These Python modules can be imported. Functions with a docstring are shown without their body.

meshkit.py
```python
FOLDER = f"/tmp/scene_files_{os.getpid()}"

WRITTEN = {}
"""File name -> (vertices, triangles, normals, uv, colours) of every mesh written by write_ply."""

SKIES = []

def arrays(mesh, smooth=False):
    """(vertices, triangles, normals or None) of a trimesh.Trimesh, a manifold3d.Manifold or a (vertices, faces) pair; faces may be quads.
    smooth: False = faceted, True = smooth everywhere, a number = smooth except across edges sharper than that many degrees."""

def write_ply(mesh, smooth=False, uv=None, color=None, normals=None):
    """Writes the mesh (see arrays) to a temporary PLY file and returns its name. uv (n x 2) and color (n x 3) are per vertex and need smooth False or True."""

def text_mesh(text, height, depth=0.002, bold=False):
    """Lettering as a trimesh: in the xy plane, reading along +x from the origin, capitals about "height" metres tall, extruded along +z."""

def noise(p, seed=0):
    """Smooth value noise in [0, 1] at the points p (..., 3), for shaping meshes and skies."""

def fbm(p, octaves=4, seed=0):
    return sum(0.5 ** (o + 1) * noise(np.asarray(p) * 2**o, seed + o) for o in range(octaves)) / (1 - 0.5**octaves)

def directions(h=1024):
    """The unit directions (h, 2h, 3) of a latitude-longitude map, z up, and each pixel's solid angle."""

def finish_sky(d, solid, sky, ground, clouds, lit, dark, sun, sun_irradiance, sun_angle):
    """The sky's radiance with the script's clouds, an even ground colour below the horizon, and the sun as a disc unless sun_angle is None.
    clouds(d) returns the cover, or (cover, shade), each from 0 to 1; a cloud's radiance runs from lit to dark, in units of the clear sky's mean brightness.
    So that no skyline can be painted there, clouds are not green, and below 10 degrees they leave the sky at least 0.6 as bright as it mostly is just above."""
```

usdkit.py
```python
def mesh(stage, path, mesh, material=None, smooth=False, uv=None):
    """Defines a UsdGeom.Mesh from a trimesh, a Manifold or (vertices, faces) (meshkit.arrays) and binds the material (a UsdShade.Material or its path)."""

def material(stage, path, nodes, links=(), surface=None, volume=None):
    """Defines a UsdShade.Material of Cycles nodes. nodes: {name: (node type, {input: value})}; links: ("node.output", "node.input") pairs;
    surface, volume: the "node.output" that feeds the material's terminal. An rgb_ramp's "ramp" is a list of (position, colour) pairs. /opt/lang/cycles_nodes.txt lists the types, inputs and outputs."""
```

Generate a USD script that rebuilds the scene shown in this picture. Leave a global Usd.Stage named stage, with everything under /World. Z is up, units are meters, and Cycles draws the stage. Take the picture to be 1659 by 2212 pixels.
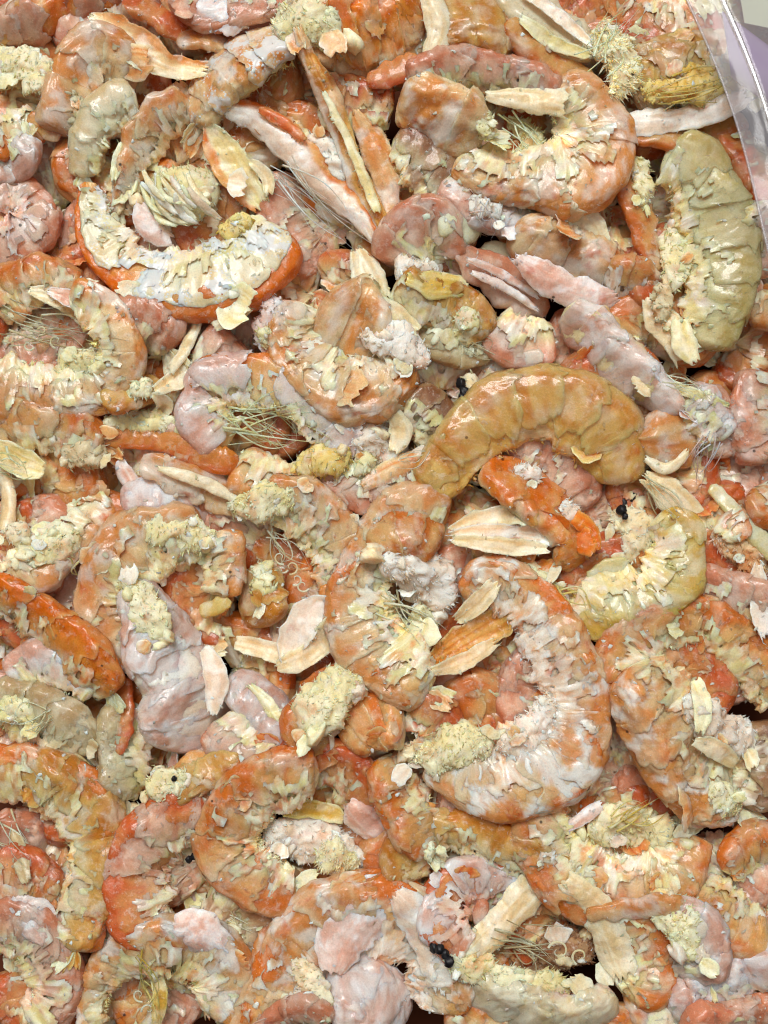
import math, zlib
import numpy as np
from scipy.interpolate import CubicSpline, PchipInterpolator
from scipy.ndimage import map_coordinates
from scipy.spatial import cKDTree
from pxr import Usd, UsdGeom, UsdLux, UsdShade, Sdf, Gf, Vt
import usdkit

stage = Usd.Stage.CreateInMemory()
UsdGeom.SetStageUpAxis(stage, UsdGeom.Tokens.z)
UsdGeom.SetStageMetersPerUnit(stage, 1.0)
world = UsdGeom.Xform.Define(stage, '/World')
stage.SetDefaultPrim(world.GetPrim())
UsdGeom.Scope.Define(stage, '/World/Looks')

# working unit of the shapes: 0.05 mm. The heap is about 83 mm x 111 mm in view.
S = 5e-5
CAM = 2600.0                       # camera height over the heap, in working units (13 cm)

# ---------------------------------------------------------------- camera
cam = UsdGeom.Camera.Define(stage, '/World/camera')
cam.CreateFocalLengthAttr(30.0)
cam.CreateHorizontalApertureAttr(30.0 * 1659 / CAM)
cam.CreateVerticalApertureAttr(30.0 * 2212 / CAM)
cam.CreateClippingRangeAttr(Gf.Vec2f(0.005, 5.0))
cam.CreateFStopAttr(15.0)
cam.CreateFocusDistanceAttr(CAM * S + .0035)
cam.CreateExposureAttr(0.62)
cam.AddTranslateOp().Set(Gf.Vec3d(0, 0, CAM * S))

# ---------------------------------------------------------------- light: one soft ceiling lamp towards the top of the picture, light bounced off a pale ceiling
def rect(name, pos, aim, w, h, power, color):
    l = UsdLux.RectLight.Define(stage, '/World/' + name)
    l.CreateWidthAttr(w); l.CreateHeightAttr(h); l.CreateIntensityAttr(power)
    l.CreateColorAttr(Gf.Vec3f(*color))
    m = Gf.Matrix4d().SetLookAt(Gf.Vec3d(*pos), Gf.Vec3d(*aim), Gf.Vec3d(0, 1, 0.01)).GetInverse()
    l.AddTransformOp().Set(m)
    l.GetPrim().SetCustomDataByKey('kind', 'structure')
rect('ceiling_lamp', (-0.20, 0.84, 1.24), (0, 0, 0), 0.75, 0.50, 10.8, (1.0, 0.985, 0.955))
rect('ceiling_panel', (0.06, -0.02, 0.95), (0, 0, 0), 1.3, 1.3, 0.34, (1.0, 0.94, 0.86))

# ---------------------------------------------------------------- noise
LAT = np.random.RandomState(7).rand(64, 64, 64).astype(np.float32)
def vn(p, seed=0):
    p = np.asarray(p, float) + seed * np.array([17.13, 5.71, 29.37])
    i = np.floor(p); t = p - i
    q = (i + t * t * (3 - 2 * t)) % 64
    sh = q.shape[:-1]
    return map_coordinates(LAT, q.reshape(-1, 3).T, order=1, mode='grid-wrap').reshape(sh)
def fb(p, o=3, seed=0):
    p = np.asarray(p, float)
    return sum(0.5 ** (k + 1) * vn(p * 2.03 ** k, seed + k) for k in range(o)) / (1 - 0.5 ** o)
def cells(p, seed=0, value=False):
    """Distance to the nearest and second nearest of jittered cell centres, for crumpled skins."""
    q = np.asarray(p, float).reshape(-1, 3)
    lo, hi = np.floor(q.min(0)) - 1, np.floor(q.max(0)) + 2
    g = np.stack(np.meshgrid(*[np.arange(a, b) for a, b in zip(lo, hi)], indexing='ij'), -1).reshape(-1, 3)
    g = g + np.random.RandomState(seed + 100).rand(*g.shape)
    d, k = cKDTree(g).query(q, 2)
    if value:
        return np.random.RandomState(seed + 200).rand(len(g))[k[:, 0]].reshape(p.shape[:-1])
    return d[:, 0].reshape(p.shape[:-1]), d[:, 1].reshape(p.shape[:-1])
def crumple(P, r, seed):
    f1, f2 = cells(P / max(.75 * r, 14), seed)
    g1, g2 = cells(P / max(.30 * r, 8), seed + 1)
    h1, h2 = cells(P / max(1.35 * r, 24), seed + 2)
    return .24 * r * (h1 - .48) + .12 * r * (f1 - .48) + .04 * r * (g1 - .48) - .03 * r * sst(.12, .0, f2 - f1)
def sst(a, b, x):
    t = np.clip((x - a) / (b - a), 0, 1)
    return t * t * (3 - 2 * t)
def lin(c):
    c = np.asarray(c, float) / 255
    return np.where(c < 0.04045, c / 12.92, ((c + 0.055) / 1.055) ** 2.4)
def mixc(a, b, f):
    return a + (b - a) * f[..., None]

# ---------------------------------------------------------------- colours of the dried flesh and shell: deep, pale, bloom (white), edge, amount of bloom, amount of red flecks
PAL = {k: tuple(lin(c) for c in v[:4]) + v[4:] for k, v in {
    'or': ((224, 120, 44), (236, 176, 106), (246, 230, 204), (240, 208, 150), .40, .30),
    'vi': ((234, 116, 24), (240, 150, 58), (244, 212, 168), (240, 186, 110), .22, .20),
    'pe': ((228, 148, 76), (240, 200, 146), (252, 244, 234), (246, 232, 194), .60, .30),
    'pk': ((220, 138, 102), (238, 190, 162), (248, 232, 222), (240, 212, 188), .45, .25),
    'rd': ((214, 98, 44), (228, 148, 84), (240, 204, 170), (234, 176, 112), .20, .30),
    'go': ((218, 142, 48), (232, 186, 100), (244, 232, 216), (230, 214, 140), .28, .25),
    'ol': ((214, 190, 112), (238, 224, 168), (242, 234, 200), (230, 218, 162), .45, .10),
    'am': ((206, 128, 40), (232, 178, 94), (246, 234, 208), (240, 214, 146), .45, .25),
    'cr': ((236, 210, 158), (248, 236, 204), (252, 246, 226), (248, 238, 202), .50, .08),
    'yg': ((236, 220, 152), (248, 242, 204), (252, 248, 222), (250, 244, 204), .60, .04),
    'ye': ((226, 180, 70), (240, 214, 130), (250, 244, 214), (246, 230, 150), .50, .10),
    'wl': ((228, 174, 152), (242, 222, 214), (255, 253, 255), (250, 244, 242), .75, .20),
    'wh': ((240, 214, 188), (250, 240, 226), (255, 252, 247), (252, 248, 238), .75, .12),
    'gy': ((198, 166, 118), (224, 206, 164), (242, 232, 204), (238, 224, 184), .50, .06),
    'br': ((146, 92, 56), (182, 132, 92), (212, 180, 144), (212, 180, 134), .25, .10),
}.items()}
RED = lin((206, 66, 30))

def paint(P, pal, seed=0, edge=None, bloom=1.0, streak=None, bias=0.0):
    a, b, w, e, wa, ra = PAL[pal]
    n = fb(P / 62, 3, seed)
    c = mixc(a, b, sst(.36, .64, (n if streak is None else .5 * n + .5 * streak) + bias))
    if edge is not None:
        c = mixc(c, e, np.clip(edge, 0, 1) * .8)
    m = sst(.62 - .16 * wa, .72 - .14 * wa, fb(P / 40, 4, seed + 9))
    c = mixc(c, w, m * min(.75, wa * 1.05) * bloom)
    c = mixc(c, a, .45 * sst(.52, .70, fb(P / 11, 2, seed + 31)) * sst(.40, .55, fb(P / 45, 2, seed + 33)))
    r = sst(.66, .74, fb(P / 24, 3, seed + 21)) * sst(.45, .6, fb(P / 110, 2, seed + 5))
    c = mixc(c, RED, r * ra * 1.6)
    return c * (.93 + .14 * vn(P / 7, seed + 3))[..., None]

# ---------------------------------------------------------------- materials
def look(name, rough=(.35, .6), coat=.0, sss=.5, bump=.5, fine=5200, cloud=.3, dots=0.0, white=(.80, .74, .68), alpha=1.0):
    n = {
        'a': ('attribute', {'attribute': 'tint'}),
        'g': ('geometry', {}),
        'n1': ('noise_texture', {'scale': 1300.0, 'detail': 4.0, 'roughness': .68}),
        'r1': ('rgb_ramp', {'ramp': [(0, (0, 0, 0)), (.54, (0, 0, 0)), (.66, (cloud,) * 3), (1, (cloud,) * 3)]}),
        'm1': ('mix_color', {'b': white}),
        'n2': ('noise_texture', {'scale': float(fine), 'detail': 3.0, 'roughness': .6}),
        'r2': ('rgb_ramp', {'ramp': [(0, (.72,) * 3), (.4, (.95,) * 3), (.62, (1.06,) * 3), (1, (1.15,) * 3)]}),
        'm2': ('mix_color', {'blend_type': 'multiply', 'fac': 1.0, 'use_clamp': False}),
        'v': ('voronoi_texture', {'scale': 210.0}),
        'rv': ('rgb_ramp', {'ramp': [(0, (.85,) * 3), (.03, (.85,) * 3), (.045, (0,) * 3), (1, (0,) * 3)]}),
        'm3': ('mix_color', {'b': (.03, .018, .012)}),
        'rr': ('rgb_ramp', {'ramp': [(0, (rough[0],) * 3), (.38, (rough[0],) * 3), (.62, (rough[1],) * 3), (1, (rough[1],) * 3)]}),
        'b1': ('bump', {'strength': bump, 'distance': .00012}),
        'b2': ('bump', {'strength': bump, 'distance': .00004}),
        'p': ('principled_bsdf', {'subsurface_weight': sss, 'subsurface_radius': (1.0, .42, .22), 'subsurface_scale': .0022, 'subsurface_method': 'burley',
                                  'coat_weight': coat, 'alpha': alpha, 'coat_roughness': .10, 'specular_ior_level': .5}),
    }
    k = [('g.position', 'n1.vector'), ('g.position', 'n2.vector'), ('g.position', 'v.vector'),
         ('n1.fac', 'r1.fac'), ('a.color', 'm1.a'), ('r1.color', 'm1.fac'),
         ('n2.fac', 'r2.fac'), ('m1.result', 'm2.a'), ('r2.color', 'm2.b'),
         ('v.distance', 'rv.fac'), ('m2.result', 'm3.a'), ('rv.color', 'm3.fac'),
         ('n1.fac', 'rr.fac'), ('rr.color', 'p.roughness'),
         ('n1.fac', 'b1.height'), ('n2.fac', 'b2.height'), ('b1.normal', 'b2.normal'), ('b2.normal', 'p.normal')]
    last = 'm3.result'
    if dots:
        n['vd'] = ('voronoi_texture', {'scale': 2600.0, 'randomness': .85})
        n['rd'] = ('rgb_ramp', {'ramp': [(0, (1,) * 3), (.36, (1,) * 3), (.42, (0,) * 3), (1, (0,) * 3)]})
        n['nd'] = ('noise_texture', {'scale': 260.0, 'detail': 2.0})
        n['rm'] = ('rgb_ramp', {'ramp': [(0, (0,) * 3), (.41, (0,) * 3), (.49, (dots,) * 3), (1, (dots,) * 3)]})
        n['rs'] = ('rgb_ramp', {'ramp': [(0, (0,) * 3), (.53, (0,) * 3), (.56, (1,) * 3), (1, (1,) * 3)]})
        n['mx'] = ('mix_color', {'blend_type': 'lighten', 'fac': 1.0})
        n['md'] = ('mix_color', {'blend_type': 'multiply', 'fac': 1.0})
        n['m4'] = ('mix_color', {'b': (.86, .86, .86)})
        k += [('g.position', 'vd.vector'), ('vd.distance', 'rd.fac'), ('g.position', 'nd.vector'), ('nd.fac', 'rm.fac'), ('nd.fac', 'rs.fac'),
              ('rd.color', 'mx.a'), ('rs.color', 'mx.b'), ('mx.result', 'md.a'), ('rm.color', 'md.b'), (last, 'm4.a'), ('md.result', 'm4.fac')]
        last = 'm4.result'
    k.append((last, 'p.base_color'))
    return usdkit.material(stage, '/World/Looks/' + name, n, k, surface='p.BSDF')

MAT = {
    'shell': look('shell', (.26, .56), .48, .75, .55, cloud=.30, white=(.94, .88, .80), alpha=.8),
    'gloss': look('glossy_shell', (.20, .44), .75, .8, .6, cloud=.24, white=(.93, .87, .74), alpha=.66),
    'powder': look('powdered_shell', (.32, .6), .3, .6, .4, cloud=.15, dots=.9),
    'flesh': look('flesh', (.28, .6), .38, .8, .6, cloud=.34, white=(.93, .85, .73)),
    'crust': look('crust', (.5, .85), .05, .6, .9, fine=7000, cloud=.40, white=(.93, .90, .78)),
    'belly': look('belly', (.28, .68), .40, .75, .8, fine=6000, cloud=.4, white=(.95, .90, .76)),
    'film': look('film', (.28, .5), .3, .5, .5, cloud=.4, white=(.94, .91, .84), alpha=.5),
    'blade': look('blade', (.32, .6), .2, .7, .4, cloud=.3, white=(.94, .92, .85)),
}
MAT['black'] = usdkit.material(stage, '/World/Looks/black_eye', {
    'g': ('geometry', {}), 'n': ('noise_texture', {'scale': 6000.0, 'detail': 3.0}), 'b': ('bump', {'strength': .5, 'distance': .00008}),
    'p': ('principled_bsdf', {'base_color': (.008, .008, .011), 'roughness': .45})},
    [('g.position', 'n.vector'), ('n.fac', 'b.height'), ('b.normal', 'p.normal')], surface='p.BSDF')

# ---------------------------------------------------------------- the heap's height field: every piece comes to rest on what was laid before it
CELL, OX, OY = 8, 260, 260
HW, HH = (1659 + 2 * OX) // CELL, (2212 + 2 * OY) // CELL
GX, GY = np.meshgrid(np.arange(HW) * CELL - OX, np.arange(HH) * CELL - OY)
def hollow(x, y):
    """The heap's own rise and fall."""
    x, y = np.asarray(x, float), np.asarray(y, float)
    q = np.stack([x / 430 + 3, y / 430 + 8, 0 * x], -1)
    return 85 * (fb(q, 2, 2) - .5) - 105 * np.exp(-((x - 1080) / 230) ** 2 - ((y - 620) / 150) ** 2) - 60 * np.exp(-((x - 1640) / 120) ** 2 - ((y - 1650) / 160) ** 2) - 50 * np.exp(-((x - 1640) / 160) ** 2 - ((y - 860) / 130) ** 2)
HF = -175.0 + hollow(GX, GY)
IDS = np.zeros((HH, HW), int)
current = [0]

def settle(x, y, r, b, sink=.3, keep=.35, add=0):
    """Heights at which a bar of half-width r and half-height b rests: a straight lie with some of the bends of what is below."""
    h = []
    for X, Y, R in zip(x, y, r):
        R = max(R * .8, 9)
        j0, j1, i0, i1 = int((Y - R + OY) / CELL), int((Y + R + OY) / CELL) + 1, int((X - R + OX) / CELL), int((X + R + OX) / CELL) + 1
        j0, i0 = max(j0, 0), max(i0, 0)
        sub = HF[j0:j1, i0:i1]
        h.append(np.percentile(sub, 62) if sub.size else -100)
    h = np.array(h)
    t = np.linspace(-1, 1, len(h))
    A = np.stack([np.ones_like(t), t], 1)
    co = np.linalg.lstsq(A, h, rcond=None)[0]
    co[1] = np.clip(co[1], -45, 45)
    base = A @ co
    k = np.ones(7) / 7
    hs = np.convolve(np.pad(h, 3, mode='edge'), k, 'valid') if len(h) > 7 else h
    z = base * (1 - keep) + hs * keep
    z = z + b * (1 - 2 * sink) + add
    top = 95.0
    return np.where(z > top - 60, top - 60 + 60 * np.tanh((z - top + 60) / 110), z)

def press(x, y, z, r, b):
    for X, Y, Z, R, Bh in zip(x, y, z, r, b):
        j0, j1, i0, i1 = max(int((Y - R + OY) / CELL), 0), int((Y + R + OY) / CELL) + 2, max(int((X - R + OX) / CELL), 0), int((X + R + OX) / CELL) + 2
        d2 = ((GX[j0:j1, i0:i1] - X) ** 2 + (GY[j0:j1, i0:i1] - Y) ** 2) / max(R, 1) ** 2
        top = np.where(d2 < 1, Z + Bh * np.sqrt(np.clip(1 - d2, 0, 1)), -1e9)
        sub = HF[j0:j1, i0:i1]
        m = top > sub
        sub[m] = top[m]
        IDS[j0:j1, i0:i1][m] = current[0]

def lift(x, y, z):
    k = (CAM - z) / CAM
    return np.stack([(x - 829.5) * k, (1106 - y) * k, z], -1)

# ---------------------------------------------------------------- shapes
def pts(s):
    return np.array([[float(v) for v in q.split(',')] for q in s.split()])

def curve(p, step):
    d = np.r_[0, np.cumsum(np.hypot(*np.diff(p[:, :2], axis=0).T))]
    n = max(int(d[-1] / step) + 1, 5)
    t = np.linspace(0, d[-1], n)
    xy = CubicSpline(d, p[:, :2], bc_type='natural')(t) if len(p) > 2 else np.stack([np.interp(t, d, p[:, k]) for k in (0, 1)], 1)
    r = PchipInterpolator(d, p[:, 2])(t) if len(p) > 2 else np.interp(t, d, p[:, 2])
    return xy[:, 0], xy[:, 1], r, t, d[-1]

def unit(v):
    return v / np.maximum(np.linalg.norm(v, axis=-1, keepdims=True), 1e-9)

def frames(C, side, roll):
    T = unit(np.gradient(C, axis=0))
    Nn = unit(np.stack([-T[:, 1], T[:, 0], 0 * T[:, 0]], 1)) * side
    U = np.cross(T, Nn) * side
    c, s = math.cos(math.radians(roll)), math.sin(math.radians(roll))
    return T, c * Nn + s * U, -s * Nn + c * U

def turning(C):
    d = np.diff(C[:, :2], axis=0)
    a = np.unwrap(np.arctan2(d[:, 1], d[:, 0]))
    return a[-1] - a[0]

def gridfaces(n, m, wrap=False):
    i, j = np.meshgrid(np.arange(n - 1), np.arange(m if wrap else m - 1), indexing='ij')
    a, b = i * m + j, i * m + (j + 1) % m
    c, d = a + m, b + m
    return np.concatenate([np.stack([a, b, d], -1).reshape(-1, 3), np.stack([a, d, c], -1).reshape(-1, 3)])

def normals(P):
    du, dv = np.gradient(P, axis=0), np.gradient(P, axis=1)
    return unit(np.cross(du, dv))

def facing(V, F, ref):
    """Turns the triangles so that they face along ref (a direction at each vertex)."""
    n = np.cross(V[F[:, 1]] - V[F[:, 0]], V[F[:, 2]] - V[F[:, 0]])
    return F if (n * ref[F].sum(1)).sum() > 0 else F[:, ::-1]

def skirt(P, Col, depth, axis):
    """A plate with a rim that turns down towards the axis, so its edge has thickness."""
    Q = np.pad(P, ((1, 1), (1, 1), (0, 0)), mode='edge')
    K = np.pad(Col, ((1, 1), (1, 1), (0, 0)), mode='edge')
    A = np.pad(axis, ((1, 1), (1, 1), (0, 0)), mode='edge')
    m = np.zeros(Q.shape[:2], bool); m[0] = m[-1] = True; m[:, 0] = m[:, -1] = True
    Q[m] += unit(A[m] - Q[m]) * depth
    n, k = Q.shape[:2]
    return Q.reshape(-1, 3), facing(Q.reshape(-1, 3), gridfaces(n, k), (Q - A).reshape(-1, 3)), K.reshape(-1, 3)

def sheet(P, Col, thick):
    n, m = P.shape[:2]
    N = normals(P)
    top, bot = P + N * thick / 2, P - N * thick / 2
    f = gridfaces(n, m)
    ring = np.r_[np.arange(m), np.arange(1, n) * m + m - 1, (n - 1) * m + np.arange(m - 2, -1, -1), np.arange(n - 2, 0, -1) * m]
    r2 = np.roll(ring, -1); o = n * m
    side = np.concatenate([np.stack([ring, ring + o, r2], -1), np.stack([r2, ring + o, r2 + o], -1)])
    V = np.concatenate([top.reshape(-1, 3), bot.reshape(-1, 3)]); F = np.concatenate([f, f[:, ::-1] + o, side])
    return V, facing(V, F, np.concatenate([N.reshape(-1, 3), -N.reshape(-1, 3)])), np.concatenate([Col.reshape(-1, 3)] * 2)

def join(ms):
    v, f, c, o = [], [], [], 0
    for V, F, K in ms:
        v.append(V); f.append(F + o); c.append(K); o += len(V)
    return np.concatenate(v), np.concatenate(f), np.concatenate(c)

def tubemesh(C, r, pal, seed, k=6, jag=0.0):
    """A thin bent leg or bristle."""
    T = unit(np.gradient(C, axis=0))
    X = unit(np.cross(T, np.array([.31, .2, 1.0]))); Y = np.cross(T, X)
    a = np.linspace(0, 2 * np.pi, k, endpoint=False)
    P = C[:, None] + r[:, None, None] * (np.cos(a)[None, :, None] * X[:, None] + np.sin(a)[None, :, None] * Y[:, None])
    return P.reshape(-1, 3), facing(P.reshape(-1, 3), gridfaces(len(C), k, True), (P - C[:, None]).reshape(-1, 3)), paint(P, pal, seed).reshape(-1, 3)

def fibres(P, N, rng, n, length, pal, wide=1.5, along=None):
    """Fine frayed fibres standing off a surface, each a tapering three-sided spike with a bend."""
    if n <= 0 or len(P) == 0:
        return None
    i = rng.randint(0, len(P), n)
    b, d = P[i], unit(N[i] + rng.normal(0, .55, (n, 3)) + (0 if along is None else along))
    L = length * rng.uniform(.35, 1.2, n)[:, None]
    w = wide * rng.uniform(.6, 1.5, n)[:, None]
    x = unit(np.cross(d, rng.normal(0, 1, (n, 3)))); y = np.cross(d, x)
    bend = x * L * rng.uniform(-.4, .4, n)[:, None]
    b = b - d * 2
    mid, tip = b + d * L * .55 + bend * .35, b + d * L + bend
    rows = []
    for c, s in ((b, 1), (mid, .8)):
        for a in (0, 2.1, 4.2):
            rows.append(c + w * s * (math.cos(a) * x + math.sin(a) * y))
    V = np.stack(rows + [tip], 1)
    f = np.array([[0, 1, 4], [0, 4, 3], [1, 2, 5], [1, 5, 4], [2, 0, 3], [2, 3, 5], [3, 4, 6], [4, 5, 6], [5, 3, 6]])
    F = (f[None] + (np.arange(n) * 7)[:, None, None]).reshape(-1, 3)
    c = paint(b, pal, 4)
    return V.reshape(-1, 3), F, np.repeat(c, 7, axis=0)

def flakes(P, N, rng, n, size, pal):
    """Loose scales lying on a surface: small irregular six-sided plates, domed and tilted."""
    if n <= 0 or len(P) == 0:
        return None
    i = rng.randint(0, len(P), n)
    nn = unit(N[i] + rng.normal(0, .35, (n, 3)))
    x = unit(np.cross(nn, rng.normal(0, 1, (n, 3)))); y = np.cross(nn, x)
    s = size * rng.uniform(.4, 1.3, n)[:, None]
    a = np.linspace(0, 2 * np.pi, 7, endpoint=False)
    rows = [P[i] + nn * (2.5 + .12 * s)]
    for q in a:
        k = rng.uniform(.55, 1.25, n)[:, None]
        rows.append(P[i] + nn * rng.uniform(-2, 3, n)[:, None] + s * k * (math.cos(q) * x + .6 * math.sin(q) * y))
    for q in range(7):
        rows.append(rows[1 + q] - nn * 3.5)
    V = np.stack(rows, 1)
    f = [[0, 1 + q, 1 + (q + 1) % 7] for q in range(7)]
    for q in range(7):
        u, v = 1 + q, 1 + (q + 1) % 7
        f += [[u, u + 7, v], [v, u + 7, v + 7]]
    F = (np.array(f)[None] + (np.arange(n) * 15)[:, None, None]).reshape(-1, 3)
    return V.reshape(-1, 3), F, np.repeat(paint(P[i], pal, 8), 15, axis=0)

def petal(base, d, up, ln, wd, pal, rng, curl=.25):
    """A small torn sheet standing off a body: pointed or ragged, ribbed, slightly rolled."""
    d, up = unit(d), unit(up - d * (up @ unit(d))); sd_ = np.cross(d, up)
    n, m = max(6, int(ln / 4.2)), max(6, int(2 * wd / 4))
    t, v = np.linspace(0, 1, n)[:, None], np.linspace(-1, 1, m)[None]
    k = rng.randint(0, 60)
    rag = fb(np.stack([v * 3 + 0 * t, 0 * v + 0 * t + k, 0 * v + 0 * t], -1), 3) - .5
    e = fb(np.stack([t * 4 + 0 * v, np.sign(v) * 2 + 0 * t + k, 0 * v + 0 * t], -1), 3) - .5
    W = wd * (.45 + .9 * np.sin(np.pi * np.clip(t * .78 + .08, 0, 1))) * (1 + .7 * e * np.abs(v))
    T_ = t * (1 + .5 * rag * t)
    st = vn(np.stack([v * wd / 4 + k + 0 * t, t * ln / 60 + 0 * v, 0 * v + 0 * t], -1))
    lift_ = curl * ln * t ** 2 * rng.uniform(-.4, 1) + .35 * W * v ** 2 * rng.uniform(-.6, 1) + 2.4 * (st - .5) + 6 * (fb(np.stack([t * ln / 20 + 0 * v, v * wd / 20 + 0 * t, 0 * t + 0 * v + k], -1), 2) - .5)
    P = base + (T_ * ln)[..., None] * d + (v * W)[..., None] * sd_ + lift_[..., None] * up
    return sheet(P, paint(P, pal, k, edge=sst(.7, 1, np.abs(v)) + 0 * t, streak=st), 1.8)

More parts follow.
